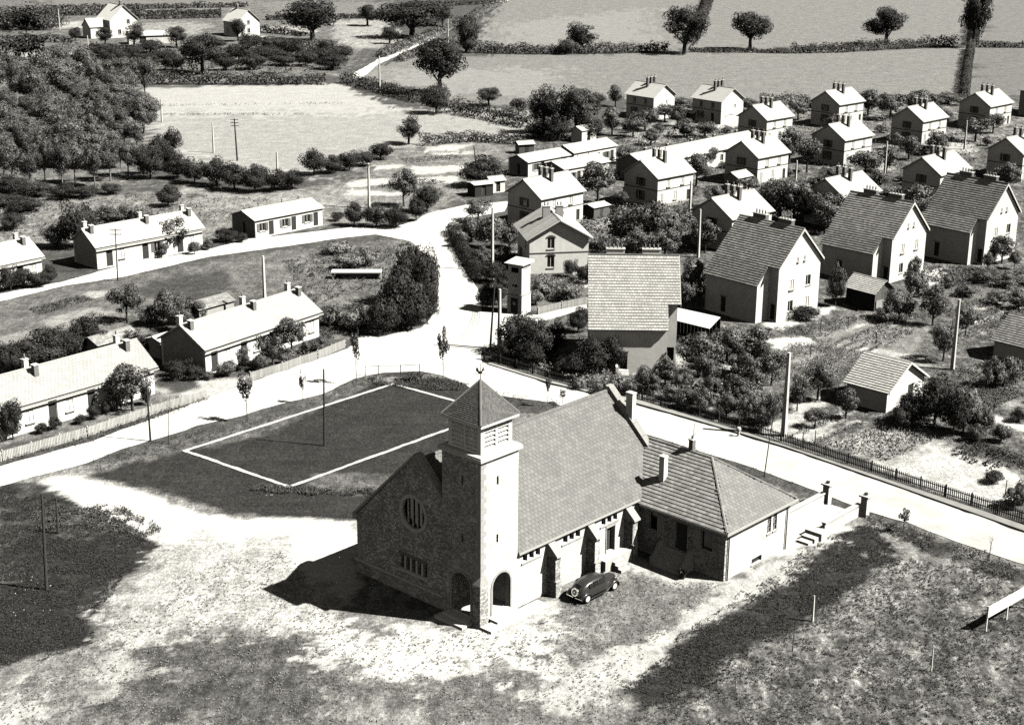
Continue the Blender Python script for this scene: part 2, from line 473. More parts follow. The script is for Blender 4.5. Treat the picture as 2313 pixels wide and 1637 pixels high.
for q, t in (([(1858,1003),(1985,958),(2122,992),(2005,1047)], .34), ([(1880,1000),(1985,965),(2060,985),(1960,1025)], .5), ([(1775,975),(1905,925),(1925,935),(1800,990)], .5), ([(1815,992),(1935,945),(1950,952),(1835,1000)], .45),
             ([(1690,985),(1800,930),(1830,945),(1740,1000)], .45), ([(1830,745),(1960,700),(2090,735),(2075,805),(1930,795),(1850,770)], .24), ([(1905,745),(1990,712),(2000,716),(1915,750)], .5), ([(1850,768),(2060,800),(2055,808),(1845,778)], .45),
             ([(2170,700),(2313,650),(2313,662),(2180,712)], .5), ([(2190,725),(2313,690),(2313,700),(2200,735)], .4), ([(2000,1050),(2128,998),(2140,1005),(2015,1060)], .4), ([(2010,1052),(2145,1003),(2313,1075),(2313,1120),(2240,1150),(2090,1100)], .5),
             ([(1500,930),(1520,915),(1620,940),(1600,955)], .2), ([(2180,880),(2313,900),(2313,920),(2200,905)], .3), ([(1745,800),(1830,780),(1930,800),(1900,850),(1800,860)], .3)):
    zone(q, t, .45, .6, .35, .5, src=True)
# yards of the row houses by the main lane
zone([(-100,950),(350,830),(470,860),(470,885),(-100,1030)], .2, .7, .5, .8, 1)
zone([(350,840),(470,850),(560,845),(575,862),(470,895),(340,870)], .5, .3, .3, .6, .8)
zone([(360,848),(440,850),(450,868),(400,880),(355,866)], .09, .3, .5, .5, .6)
zone([(100,590),(230,590),(190,612),(120,608)], .07, .3, .5, .6, .8)
# churchyard: mottled dry turf
zone([(-700,1095),(200,1040),(560,955),(830,843),(1000,838),(1100,880),(1500,990),(1900,1150),(2700,1310),(3400,1900),(-1500,2600)], .25, .75, .65, 1, 1)
zone([(1180,1350),(1420,1255),(1640,1300),(1560,1420),(1420,1540),(1200,1560),(1100,1440)], .22, .7, .6, 1.5, 2)
zone([(1380,1624),(1640,1480),(1800,1400),(2000,1290),(2400,1290),(2700,1700),(1400,1900)], .155, 1.25, .7, 2, 2)
zone([(0,1500),(300,1420),(620,1440),(1000,1550),(1300,1560),(1500,1900),(-400,1900)], .25, .85, .6, 2, 3)
zone([(185,1068),(330,1098),(520,1152),(800,1166),(960,1100),(1100,920),(1180,890),(1130,870),(1045,862),(1000,845),(830,853),(700,900),(560,962),(330,1015)], .049, .3, .7, .5, .6)
zone([(330,1000),(560,950),(830,846),(840,862),(580,975),(420,1012),(260,1050),(190,1062)], .13, .8, .6, .5, 1.2)
zone([(700,1062),(1010,1060),(960,1110),(700,1100)], .16, .9, .6, .5, .8)
zone([(1150,892),(1260,905),(1480,985),(1800,1095),(1800,1108),(1480,1010),(1250,935),(1150,925)], .09, .5, .6, .5, .7)
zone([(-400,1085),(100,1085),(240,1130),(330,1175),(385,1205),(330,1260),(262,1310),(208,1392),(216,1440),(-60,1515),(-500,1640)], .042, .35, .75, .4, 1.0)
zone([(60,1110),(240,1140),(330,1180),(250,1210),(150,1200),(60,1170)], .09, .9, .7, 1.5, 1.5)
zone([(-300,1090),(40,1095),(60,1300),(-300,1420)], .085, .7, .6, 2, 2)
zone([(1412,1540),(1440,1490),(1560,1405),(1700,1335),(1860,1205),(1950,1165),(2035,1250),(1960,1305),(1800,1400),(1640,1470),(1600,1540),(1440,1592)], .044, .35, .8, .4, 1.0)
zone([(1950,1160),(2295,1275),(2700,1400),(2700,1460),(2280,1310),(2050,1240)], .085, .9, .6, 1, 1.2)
zone([(2000,1240),(2130,1250),(2180,1300),(2060,1330),(1900,1400),(1820,1410),(1960,1320)], .25, .9, .6, 1.5, 2)
zone([(250,1440),(520,1375),(700,1420),(760,1540),(560,1650),(250,1600)], .12, .95, .6, 1.6, 4)
zone([(900,1500),(1180,1440),(1320,1480),(1300,1580),(1000,1600)], .18, .9, .6, 1.6, 4)
# worn pale ground
zone([(100,1072),(180,1058),(330,1102),(420,1152),(560,1160),(800,1166),(806,1300),(720,1420),(600,1400),(480,1270),(300,1190),(150,1105)], .62, .14, .25, .5, 1.0)
zone([(240,1350),(420,1200),(600,1230),(760,1350),(640,1420),(400,1430),(230,1440),(215,1400)], .46, .55, .6, 2, 2)
zone([(700,1400),(1000,1400),(1230,1360),(1260,1420),(1190,1500),(900,1520),(720,1470)], .62, .35, .5, 2, 2)
zone([(150,1070),(330,1105),(500,1165),(470,1180),(300,1125),(140,1085)], .66, .1, .2, .5, .5)
zone([(1190,1560),(1420,1440),(1560,1370),(1640,1300),(1760,1240),(1850,1195),(1880,1205),(1700,1335),(1560,1405),(1440,1490),(1300,1610)], .52, .35, .3, 1, 1.2)
zone([(1400,1245),(1640,1290),(1630,1310),(1520,1320),(1420,1270)], .5, .3, .3, .8, .8)
zone([(1600,1300),(1780,1235),(1880,1195),(1900,1180),(1800,1180),(1620,1270)], .6, .15, .25, .6, .6)
zone([(1080,1415),(1240,1340),(1260,1352),(1120,1425)], .55, .2, .3, .4, .5)
zone([(-300,1560),(60,1540),(120,1650),(-300,1700)], .5, .4, .4, 2, 2)
zone([(180,1490),(300,1470),(330,1510),(230,1540)], .4, .4, .4, 2, 2)

nx, ny = len(gx), len(gy)
V = np.stack([PX, PY, np.zeros_like(PX)], 1)
inner = (PY > 75) & (PY < 700)
V[:, 2] += np.where(inner, 0.05*edge_n - 0.03, -0.03)
i = np.arange((ny-1)*nx).reshape(ny-1, nx)[:, :-1].ravel()
ground_me = np_mesh('ground', V, np.stack([i, i+1, i+nx+1, i+nx], 1), None)
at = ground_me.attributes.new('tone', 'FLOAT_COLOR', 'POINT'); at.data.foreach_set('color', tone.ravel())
gm = bpy.data.materials.new('turf'); gm.use_nodes = True; MATS['turf'] = gm
n = gm.node_tree.nodes; l = gm.node_tree.links; b = n['Principled BSDF']
b.inputs['Roughness'].default_value = 0.95; b.inputs['Specular IOR Level'].default_value = 0.05
an = n.new('ShaderNodeAttribute'); an.attribute_name = 'tone'
sp = n.new('ShaderNodeSeparateColor'); l.new(an.outputs['Color'], sp.inputs[0])
tc = n.new('ShaderNodeTexCoord')
def gm_math(op, a, bb):
    q = n.new('ShaderNodeMath'); q.operation = op
    for k, x in ((0, a), (1, bb)):
        if isinstance(x, (int, float)): q.inputs[k].default_value = x
        else: l.new(x, q.inputs[k])
    return q.outputs[0]
def gm_noise(sc, det, lo, hi, rot=0.0, st=(1, 1, 1)):
    mp = n.new('ShaderNodeMapping'); mp.inputs['Scale'].default_value = st; mp.inputs['Rotation'].default_value = (0, 0, rot)
    l.new(tc.outputs['Object'], mp.inputs[0])
    z = n.new('ShaderNodeTexNoise'); z.inputs['Scale'].default_value = sc; z.inputs['Detail'].default_value = det; z.inputs['Roughness'].default_value = 0.78
    l.new(mp.outputs[0], z.inputs['Vector'])
    r = n.new('ShaderNodeMapRange'); r.inputs[1].default_value = lo; r.inputs[2].default_value = hi; r.inputs[3].default_value = -1; r.inputs[4].default_value = 1
    l.new(z.outputs['Fac'], r.inputs[0]); return r.outputs[0], z.outputs['Fac']
p1, _ = gm_noise(0.28, 9, 0.36, 0.64)
p2, _ = gm_noise(1.6, 8, 0.34, 0.66, 0.7, (1, 0.5, 1))
f1, fr = gm_noise(3.6, 8, 0.38, 0.62)
f2, _ = gm_noise(9.0, 4, 0.36, 0.64, 0.5, (1, .35, 1))
p3, _ = gm_noise(0.9, 6, 0.33, 0.67, 0.04, (.16, 1, 1))
p4, _ = gm_noise(0.75, 9, 0.38, 0.62, -0.75, (1, .4, 1))
pp = gm_math('ADD', gm_math('MULTIPLY', gm_math('ADD', p1, p4), 0.5), gm_math('MULTIPLY', p2, 0.5))
f1 = gm_math('ADD', gm_math('ADD', gm_math('MULTIPLY', f1, 0.6), gm_math('MULTIPLY', f2, 0.55)), gm_math('MULTIPLY', p3, 0.35))
e = gm_math('ADD', gm_math('MULTIPLY', pp, sp.outputs[1]), gm_math('MULTIPLY', f1, sp.outputs[2]))
val = gm_math('MULTIPLY', gm_math('POWER', 2.718, e), sp.outputs[0])
val = gm_math('MINIMUM', val, 0.6)
mx = n.new('ShaderNodeMix'); mx.data_type = 'RGBA'; mx.blend_type = 'MULTIPLY'; mx.inputs[0].default_value = 1; mx.inputs[7].default_value = (*TINT, 1)
l.new(val, mx.inputs[6]); l.new(mx.outputs[2], b.inputs['Base Color'])
bp = n.new('ShaderNodeBump'); bp.inputs['Strength'].default_value = 0.8; bp.inputs['Distance'].default_value = 0.16
l.new(fr, bp.inputs['Height']); l.new(bp.outputs[0], b.inputs['Normal'])
ground_me.materials.append(gm)
link('ground', ground_me, None, kind='structure', label='turf, fields and garden soil of the whole place', loc=(0, 0, 0))

def resample(pts, step, closed=True):
    out = []
    n_ = len(pts)
    for i in range(n_ if closed else n_ - 1):
        a = Vector(pts[i]); c = Vector(pts[(i+1) % n_]); L = (c-a).length; k = max(1, int(L/step))
        out += [a + (c-a)*j/k for j in range(k)]
    if not closed: out.append(Vector(pts[-1]))
    return out

def sheet(name, pts, mt, z, rag=0.25, step=0.6, src=True, **kw):
    """flat ground sheet with an uneven edge"""
    P = [(gp if src else gq)(*q).to_2d() for q in pts]
    R = resample(P, step)
    xs = np.array([p.x for p in R]); ys = np.array([p.y for p in R])
    dx = fnoise(xs, ys, 0.55)*rag*3; dy = fnoise(xs+40, ys+13, 0.55)*rag*3
    R = [Vector((p.x+a, p.y+c_, 0)) for p, a, c_ in zip(R, dx, dy)]
    tr = tessellate_polygon([R])
    mb = MB(); mb.v = [(p.x, p.y, 0) for p in R]
    for t in tr:
        a, c_, d_ = (R[k] for k in t)
        ar = (c_-a).to_2d().cross((d_-a).to_2d()) if False else (c_.x-a.x)*(d_.y-a.y)-(d_.x-a.x)*(c_.y-a.y)
        if abs(ar) > 1e-9: mb.f.append(tuple(t) if ar > 0 else tuple(t)[::-1])
    return mb.build(name, mt, None, loc=(0, 0, z), kind='structure', **kw)

# lanes (survey pixels): main lane past the row houses, junction, lane to the north, lane along the church
lane = [(-520,1192),(8,1050),(197,999),(347,944),(465,901),(571,861),(700,818),(784,787),(816,757),(851,762),(951,741),(987,704),(991,643),(983,597),(950,566),(925,545),(851,530),(780,537),(571,567),(473,580),(276,626),(150,645),(12,678),(-520,782),
        (-520,764),(8,662),(138,637),(276,598),(477,562),(563,540),(800,513),(887,514),(934,500),(966,482),(1051,463),(1148,455),(1140,478),(1060,492),(1022,510),(1012,530),(1030,575),(1058,625),(1087,664),(1088,704),(1198,712),(1326,686),(1326,697),(1226,726),(1155,744),(1133,776),(1090,792),(1086,818),
        (1240,868),(1345,893),(1435,914),(1563,950),(1770,1012),(1997,1091),(2313,1203),(2900,1411),(2900,1492),(2313,1275),(2200,1238),(2052,1181),(1965,1156),(1870,1120),(1842,1109),(1700,1056),(1601,1025),(1463,982),(1340,940),(1240,908),(1165,898),(1090,888),(1050,868),(1000,848),(948,838),(860,842),(800,856),(729,889),(630,914),(540,940),(445,962),(378,984),(276,1014),(196,1046),(78,1076),(8,1094),(-520,1228)]
sheet('road', lane, 'road_dust', 0.016, 0.16, 0.7, label='pale dusty lanes meeting at a junction behind the church')
sheet('road', [(792,182),(800,165),(845,140),(852,134),(890,122),(905,112),(975,80),(1025,55),(1085,27),(1150,-8),(1165,-8),(1100,28),(1040,57),(985,86),(915,118),(880,134),(848,150),(826,172)], 'road_dust', 0.02, 0.3, 2.0, label='pale country road running between pastures')
# pavement with a kerb along the garden fence
kerb_line = [gp(*q).to_2d() for q in ((1100,823),(1240,866),(1345,891),(1435,912),(1563,948),(1770,1010),(1997,1089),(2313,1201),(2900,1409))]
def offset_line(P, d):
    out = []
    for i, p in enumerate(P):
        t = (P[min(i+1, len(P)-1)] - P[max(i-1, 0)]).normalized()
        out.append(p + Vector((-t.y, t.x))*d)
    return out
K1 = resample(kerb_line, 1.0, False)
inner_k = offset_line(K1, 0.22); outer_p = offset_line(K1, 1.05)
mb = MB()
for i in range(len(K1)-1):
    a, c_, d_, e_ = K1[i], K1[i+1], outer_p[i+1], outer_p[i]
    mb.quadbox([(a.x,a.y,-.05),(c_.x,c_.y,-.05),(d_.x,d_.y,-.05),(e_.x,e_.y,-.05),(a.x,a.y,.13),(c_.x,c_.y,.13),(d_.x,d_.y,.11),(e_.x,e_.y,.11)])
mb.build('pavement', 'pavement', kind='structure', label='narrow raised pavement with kerb along the garden fence')
# chalk lines of the ball court
CC = [gq(881, 860), gq(415, 1010), gq(648, 1091)]
CC.append(CC[0] + CC[2] - CC[1])
for i in range(4):
    a, c_ = CC[i].to_2d(), CC[(i+1) % 4].to_2d(); t = (c_-a).normalized(); nrm = Vector((-t.y, t.x))
    R = resample([a - t*0.16, c_ + t*0.16], 0.35, False)
    L_, R_ = [], []
    for p in R:
        wv = 0.2 + 0.16*float(fnoise(np.array([p.x*3]), np.array([p.y*3]), 0.8)[0]); sh = 0.15*float(fnoise(np.array([p.x]), np.array([p.y+9]), 0.8)[0])
        L_.append(p + nrm*(wv+sh)); R_.append(p - nrm*(wv-sh))
    mb = MB(); m_ = len(R); mb.v = [(p.x, p.y, 0) for p in L_] + [(p.x, p.y, 0) for p in R_]
    mb.f = [(k, m_+k, m_+k+1, k+1) for k in range(m_-1)]
    mb.build('court_line', 'court_chalk', loc=(0, 0, .022 + .004*(i % 2)), kind='structure', label='white chalk boundary line of the ball court')

# ------------------------------------------------------------------ tiled roof planes
def inside(poly, x, y):
    r = False; n_ = len(poly)
    for i in range(n_):
        x0, y0 = poly[i]; x1, y1 = poly[(i+1) % n_]
        if (y0 > y) != (y1 > y) and x < (x1-x0)*(y-y0)/(y1-y0)+x0: r = not r
    return r

def tile_list(poly, tw, th):
    """tile centres in a roof plane: (along, up), courses laid in half bond"""
    xs = [p[0] for p in poly]; ys = [p[1] for p in poly]; out = []
    r = 0; y = min(ys) + th*0.5
    while y < max(ys):
        x = min(xs) + tw*(0.5 if r % 2 == 0 else 0.0)
        while x < max(xs) + tw*0.5:
            if inside(poly, min(max(x, min(xs)+.02), max(xs)-.02), y): out.append((x, y))
            x += tw
        y += th; r += 1
    return out

def tile_roof(parent, O, a, up, poly, tw, th, mt, singles=0, lift=0.045, name='roof_tile', near=None, gap=0.012):
    """tiles on a roof plane; the first `singles` (those nearest `near`) are parts of their own"""
    O = Vector(O); nrm = a.cross(up).normalized()
    if nrm.z < 0: nrm = -nrm
    T = tile_list(poly, tw, th)
    if near is not None: T.sort(key=lambda q: (q[0]-near[0])**2 + (q[1]-near[1])**2)
    hw = tw/2 - gap
    xmin, xmax = min(p[0] for p in poly), max(p[0] for p in poly); wide = len(poly) != 3
    def corners(x, y, j=0.0, free=False):
        lo = y - th*0.62; hi = y + th*0.5; l_, r_ = x-hw, x+hw
        if not free and wide: l_, r_ = max(l_, xmin), min(r_, xmax)
        if r_-l_ < .02: r_ = l_+.02
        q = [(l_, lo, lift*0.45+j), (r_, lo, lift*0.45+j), (r_, hi, 0.002), (l_, hi, 0.002), (l_, lo, lift+j), (r_, lo, lift+j), (r_, hi, 0.016), (l_, hi, 0.016)]
        return q
    if singles:
        mb = MB()
        me = mb.quadbox([tuple(a*q[0] + up*q[1] + nrm*q[2]) for q in corners(0, 0, 0, True)]).mesh(name); me.materials.append(MATS[mt])
        for x, y in T[:singles]:
            link(name, me, None, parent, loc=O + a*x + up*y + nrm*random.uniform(0, .006))
    rest = T[singles:]
    if rest:
        mb = MB()
        for x, y in rest:
            j = random.uniform(0, .008)
            mb.quadbox([tuple(O + a*q[0] + up*q[1] + nrm*q[2]) for q in corners(x, y, j)])
        mb.build('roof_tiles', mt, parent, kind='stuff')

def slab_poly(mb, pts, th):
    """roof slab from a 3D polygon, thickness downwards along its normal"""
    P = [Vector(p) for p in pts]; nn = (P[1]-P[0]).cross(P[2]-P[0]).normalized()
    if nn.z < 0: P = P[::-1]; nn = -nn
    b0 = len(mb.v); k = len(P)
    mb.v += [tuple(p) for p in P] + [tuple(p - nn*th) for p in P]
    mb.f.append(tuple(range(b0, b0+k))); mb.f.append(tuple(range(b0+k, b0+2*k))[::-1])
    for i in range(k):
        j = (i+1) % k; mb.f.append((b0+j, b0+i, b0+k+i, b0+k+j))
    return mb

# ------------------------------------------------------------------ church (x along the nave, y along the front)
CH_AZ = rad(47.25); CH_O = Vector((-2.12, 101.19, 0))
church = thing('church', 'stone church with a square bell tower and steep slate roof', 'church', CH_O, CH_AZ)
WN, LN, TS, HE, HR = 13.25, 22.5, 3.65, 4.71, 11.03
SLP = (HR-HE)/(WN/2)
# front wall with rose window and a row of lights
front_o = [(TS+.02, 0), (WN, 0), (WN, HE+.1), (WN/2, HR+.42), (TS+.02, HE+.42+(TS)*SLP)]
lights = [(8.42-.6*i-.24, ) for i in range(5)]
wins = [rect(8.42-.62*i-.42, 8.42-.62*i, 1.95, 3.0) for i in range(5)]
mb = MB().panel((0, 0, 0), Y, ZZ, -X, front_o, [circle(6.95, 6.75, 1.25)] + wins, .55)
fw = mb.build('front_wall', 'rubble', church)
# ring of the rose window, mullions and glass
ring = MB(); nn_ = 32
for i in range(nn_):
    t0, t1 = 2*math.pi*i/nn_, 2*math.pi*(i+.94)/nn_
    q = []
    for xx in (-.05, .12):
        for r_, t_ in ((1.22, t0), (1.5, t0), (1.5, t1), (1.22, t1)):
            q.append((xx, 6.95+r_*math.cos(t_), 6.75+r_*math.sin(t_)))
    ring.quadbox(q)
rose = ring.build('rose_window', 'concrete', church)
g_ = MB(); g_.v = [(.28, y_, z_) for y_, z_ in circle(6.95, 6.75, 1.26)]; g_.f = [tuple(range(len(g_.v)))]
g_.build('pane', 'glass', rose)
for k in range(4):
    yy = 6.95 - .75 + .5*k; hh = math.sqrt(1.24**2 - (yy-6.95)**2)
    MB().box(.16, .26, yy-.035, yy+.035, 6.75-hh, 6.75+hh).build('mullion', 'concrete', rose)
row = MB().box(-.14, .1, 8.42-.62*4-.42-.15, 8.57, 1.72, 1.93).build('window_row', 'concrete', church)
for i in range(5):
    MB().box(.3, .33, 8.42-.62*i-.42, 8.42-.62*i, 1.95, 3.0).build('pane', 'glass', row)
    if i < 4: MB().box(-.03, .25, 8.42-.62*i-.42-.19, 8.42-.62*i-.42-.01, 1.94, 3.0).build('mullion', 'concrete', row)
lint = MB()
for i in range(22):
    y0 = 5.42 + i*.145; lint.box(-.02, .1, y0, y0+.12, 3.01, 3.28)
lint.build('brick_lintel', 'chimney_brick', row)
MB().box(-.12, .3, TS+.13, WN+.1, -.1, 1.0).build('plinth', 'rubble_plinth', church)
MB().box(-.2, .3, TS+.13, WN+.16, 1.0, 1.12).build('plinth_moulding', 'concrete', church)
for j in range(9):          # corner stones of the front
    z0 = 1.15 + j*.41; w_ = .55 if j % 2 else .34
    MB().box(-.035, .5 if j % 2 == 0 else .3, WN-w_, WN+.035, z0, z0+.36).build('corner_stone', 'dressed_stone', church)
# coping stones of the gables
def coping(xa, xb, y0, z0, y1, z1, k, nm='coping_stone'):
    d = Vector((0, y1-y0, z1-z0)); L = d.length; d.normalize(); nr = Vector((0, -d.z, d.y))
    if nr.z < 0: nr = -nr
    for i in range(k):
        MB().frame(Vector((0, y0, z0)), X, d, nr, xa, xb, L*i/k+.008, L*(i+1)/k-.008, 0, .16).build(nm, 'dressed_stone', church)
coping(-.1, .62, WN+.3, HE+.05, WN/2, HR+.43, 9)
coping(-.1, .62, TS+.15, HE+.43+TS*SLP, WN/2, HR+.43, 4)
MB().box(-.13, .7, WN-.1, WN+.42, HE-.35, HE+.12).build('kneeler', 'dressed_stone', church)
# nave side wall: three groups of three lights, a door
groups = [(4.42, 6.55), (8.95, 11.15), (13.5, 15.65)]
holes = []
for a0, a1 in groups:
    w_ = (a1-a0)/3
    for i in range(3): holes.append(rect(a0+w_*i+.06, a0+w_*i+w_-.14, 3.5, 4.38))
holes.append(rect(14.22, 15.2, 1.0, 3.1))
side = MB().panel((0, 0, 0), X, ZZ, -Y, rect(TS+.02, 18.3, 0, HE), holes, .5)
side.build('side_wall', 'rubble_lit_tone', church)
for a0, a1 in groups:
    w_ = (a1-a0)/3
    wg = MB().box(a0-.12, a1+.05, -.08, .12, 3.36, 3.48).build('window_row', 'dressed_stone', church)
    for i in range(3): MB().box(a0+w_*i+.06, a0+w_*i+w_-.14, .3, .33, 3.5, 4.38).build('pane', 'glass', wg)
dr = MB().box(14.12, 14.2, -.06, .06, 1.0, 3.2).box(15.22, 15.3, -.06, .06, 1.0, 3.2).box(14.12, 15.3, -.06, .06, 3.12, 3.3).build('side_door', 'dressed_stone', church)
MB().box(14.22, 14.7, .3, .36, 1.0, 3.1).build('door_leaf', 'door_wood', dr)
MB().box(14.72, 15.2, .3, .36, 1.0, 3.1).build('door_leaf', 'door_wood', dr)
MB().box(13.05, 16.3, -.95, .02, -.1, .92).build('door_landing', 'ashlar', church)
for i in range(3):
    MB().box(13.85, 14.95, -.95-.32*(3-i), -.95, -.1, .23*(i+1)).build('step', 'ashlar', church)
# buttresses with sloping caps
for xb in (7.15, 11.75, 16.4):
    bt = MB().prism([(xb, -1.0), (xb+.62, -1.0), (xb+.62, .02), (xb, .02)], -.1, 1.25)
    bt.prism([(xb+.02, -.9), (xb+.6, -.9), (xb+.6, .02), (xb+.02, .02)], 1.25, 3.3)
    b_ = bt.build('buttress', 'rubble', church)
    c_ = MB().quadbox([(xb-.06, -1.12, 3.28), (xb+.7, -1.12, 3.28), (xb+.7, .02, 3.28), (xb-.06, .02, 3.28), (xb-.06, -1.12, 3.4), (xb+.7, -1.12, 3.4), (xb+.7, -.1, 4.32), (xb-.06, -.1, 4.32)])
    c_.build('buttress_cap', 'ashlar', b_)
    MB().box(xb-.03, xb+.65, -1.04, .02, 1.2, 1.3).build('offset_stone', 'dressed_stone', b_)
# the other walls
MB().panel((0, WN, 0), X, ZZ, Y, rect(.55, LN, 0, HE), [], .5).build('side_wall', 'rubble_lit_tone', church)
MB().panel((LN, 0, 0), Y, ZZ, X, [(0, 0), (WN, 0), (WN, HE), (WN/2, HR+.3), (0, HE)], [], .5).build('back_wall', 'rubble_lit_tone', church)
coping(LN-.55, LN+.12, 0.2, HE+.5, WN/2, HR+.36, 7)
coping(LN-.55, LN+.12, WN-.2, HE+.5, WN/2, HR+.36, 7)
# roof
roof = MB()
slab_poly(roof, [(TS+.14, -.2, HE-.19), (LN-.5, -.2, HE-.19), (LN-.5, WN/2, HR), (TS+.14, WN/2, HR)], .1)
slab_poly(roof, [(.56, TS+.14, HE+(TS+.14)*SLP), (TS+.13, TS+.14, HE+(TS+.14)*SLP), (TS+.13, WN/2, HR), (.56, WN/2, HR)], .1)
slab_poly(roof, [(.56, WN+.2, HE-.19), (LN-.5, WN+.2, HE-.19), (LN-.5, WN/2, HR), (.56, WN/2, HR)], .1)
roof_o = roof.build('roof', 'underlay', church)
upv = Vector((0, WN/2+.2, HR-HE+.19)); LU = upv.length; upv.normalize()
tile_roof(roof_o, (0, -.2, HE-.17), X, upv, rect(TS+.16, LN-.52, 0, LU), .42, .33, 'tile_church', 300, near=(TS+3, 3.0))
tile_roof(roof_o, (0, TS+.14, HE+(TS+.14)*SLP+.02), X, upv, rect(.6, TS+.12, 0, LU*(WN/2-TS-.14)/(WN/2+.2)), .42, .33, 'tile_church')
upb = Vector((0, -(WN/2+.2), HR-HE+.19)).normalized()
tile_roof(roof_o, (0, WN+.2, HE-.17), X, upb, rect(.6, LN-.52, 0, LU), .42, .33, 'tile_church')
for i in range(40):
    x0 = .62 + i*(LN-1.2)/40
    MB().prism([(-.16, -.02), (.16, -.02), (.07, .12), (-.07, .12)], 0, (LN-1.2)/40-.02).build('ridge_tile', 'tile_church', roof_o).matrix_local = Matrix(((0, 0, 1, x0), (1, 0, 0, WN/2), (0, 1, 0, HR+.03), (0, 0, 0, 1)))
MB().box(TS+.14, 18.0, -.34, -.18, HE-.32, HE-.18).build('gutter', 'zinc', church)
ch = MB().box(LN-.42, LN+.05, 4.0, 4.68, 6.5, 11.25).build('chimney', 'plaster', church)
MB().box(LN-.47, LN+.1, 3.95, 4.73, 11.25, 11.36).build('chimney_cap', 'concrete', ch)
# tower
TP = .12
t_out = rect(0, TS+2*TP, 0, 12.8)
ar_c = [2.05, 1.85]
slits = [rect(1.62, 1.82, 6.1, 6.78), rect(1.62, 1.82, 10.6, 11.28)]
tower = MB().panel((-TP, -TP, 0), X, ZZ, -Y, t_out, [arch(2.05+TP, 1.9, .5, 2.65)] + slits, .45).build('tower', 'rubble_lit_tone', church)
MB().panel((-TP, -TP+.45, 0), Y, ZZ, -X, rect(0, TS+2*TP-.45, 0, 12.8), [arch(1.85+TP-.45, 1.9, .5, 2.7)] + [rect(1.3, 1.5, 6.1, 6.78), rect(1.3, 1.5, 10.6, 11.28)], .45).build('tower_wall', 'rubble', tower)  # shaded side: darker copy of the tower stone
MB().panel((TS+TP, -TP+.45, 0), Y, ZZ, X, rect(0, TS+2*TP-.45, 0, 12.8), [], .45).build('tower_wall', 'rubble_lit_tone', tower)
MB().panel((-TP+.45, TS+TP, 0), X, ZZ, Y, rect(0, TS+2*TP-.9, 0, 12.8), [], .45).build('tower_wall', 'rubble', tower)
MB().box(.33, TS-.33, .33, TS-.33, -.1, .48).build('porch_floor', 'ashlar', tower)
MB().box(.33, TS-.33, .33, TS-.33, 4.3, 4.5).build('porch_ceiling', 'plaster_grey', tower)
for z0 in (6.1, 10.6):
    MB().box(1.5, 1.7, .2, .22, z0, z0+.68).build('slit_window', 'glass', tower)
    MB().box(.2, .22, 1.63, 1.83, z0, z0+.68).build('slit_window', 'glass', tower)
def arch_ring(O, a, nrm, c, w, spring, z0):
    m_ = MB(); r0, r1 = w/2, w/2+.17; k = 13
    for i in range(k):
        t0, t1 = math.pi*i/k, math.pi*(i+.96)/k
        q = [O + a*(c+r*math.cos(t)) + ZZ*(spring+r*math.sin(t)) + nrm*d for d in (-.1, .05) for r, t in ((r0, t0), (r1, t0), (r1, t1), (r0, t1))]
        m_.quadbox(q)
    for sg in (-1, 1):
        s0, s1 = sorted((c+sg*r0, c+sg*r1))
        m_.frame(O, a, ZZ, nrm, s0, s1, z0, spring, -.1, .05)
    return m_.build('arch_stones', 'dressed_stone', tower)
arch_ring(Vector((-TP, -TP, 0)), X, -Y, 2.05+TP, 1.9, 2.65, .5)
arch_ring(Vector((-TP, -TP, 0)), Y, -X, 1.85+TP, 1.9, 2.7, .5)
for p_ in ([(-.42, -.36), (.45, -.36), (.45, .42), (-.42, .42)],):
    cb = MB().prism(p_, -.1, 3.35).build('corner_buttress', 'rubble', tower)
    MB().quadbox([(-.45,-.39,3.35),(.48,-.39,3.35),(.48,.45,3.35),(-.45,.45,3.35),(-.13,-.13,3.95),(.4,-.13,3.95),(.4,.4,3.95),(-.13,.4,3.95)]).build('weathering', 'dressed_stone', cb)
for j in range(20):         # corner stones of the tower, front edge
    z0 = 4.0 + j*.435; w_ = .55 if j % 2 else .32; v_ = .32 if j % 2 else .55
    MB().prism([(-TP-.03, -TP-.03), (-TP+w_, -TP-.03), (-TP+w_, -TP+.1), (-TP+.1, -TP+.1), (-TP+.1, -TP+v_), (-TP-.03, -TP+v_)], z0, z0+.4).build('corner_stone', 'dressed_stone', tower)
MB().box(-.4, 5.75, -1.45, -TP-.27, -.1, .17).box(.75, 3.4, -1.0, -TP, .0, .34).build('porch_step', 'concrete', tower)
MB().box(-1.4, -TP-.02, .5, 3.4, -.1, .17).box(-.85, -TP, .7, 3.1, .0, .34).build('porch_step', 'concrete', tower)
LO = .36
led = MB().box(-LO, TS+LO, -LO, TS+LO, 12.8, 13.02).box(-LO+.06, TS+LO-.06, -LO+.06, TS+LO-.06, 13.02, 13.14).build('tower_ledge', 'concrete', tower)
B0, B1 = .22, TS-.22
bel = MB()
for xx in (B0, B1-.36):
    for yy in (B0, B1-.36): bel.box(xx, xx+.36, yy, yy+.36, 13.14, 15.2)
bel.box(B0, B1, B0, B1, 15.02, 15.25).box(B0-.02, B1+.02, B0-.02, B1+.02, 13.14, 13.3)
mid = (B0+B1)/2
bel.box(mid-.1, mid+.1, B0, B0+.3, 13.3, 15.02).box(mid-.1, mid+.1, B1-.3, B1, 13.3, 15.02).box(B0, B0+.3, mid-.1, mid+.1, 13.3, 15.02).box(B1-.3, B1, mid-.1, mid+.1, 13.3, 15.02)
belfry = bel.build('belfry', 'plaster', tower)
MB().box(B0+.5, B1-.5, B0+.5, B1-.5, 13.14, 15.0).build('bell_chamber', 'void', belfry)
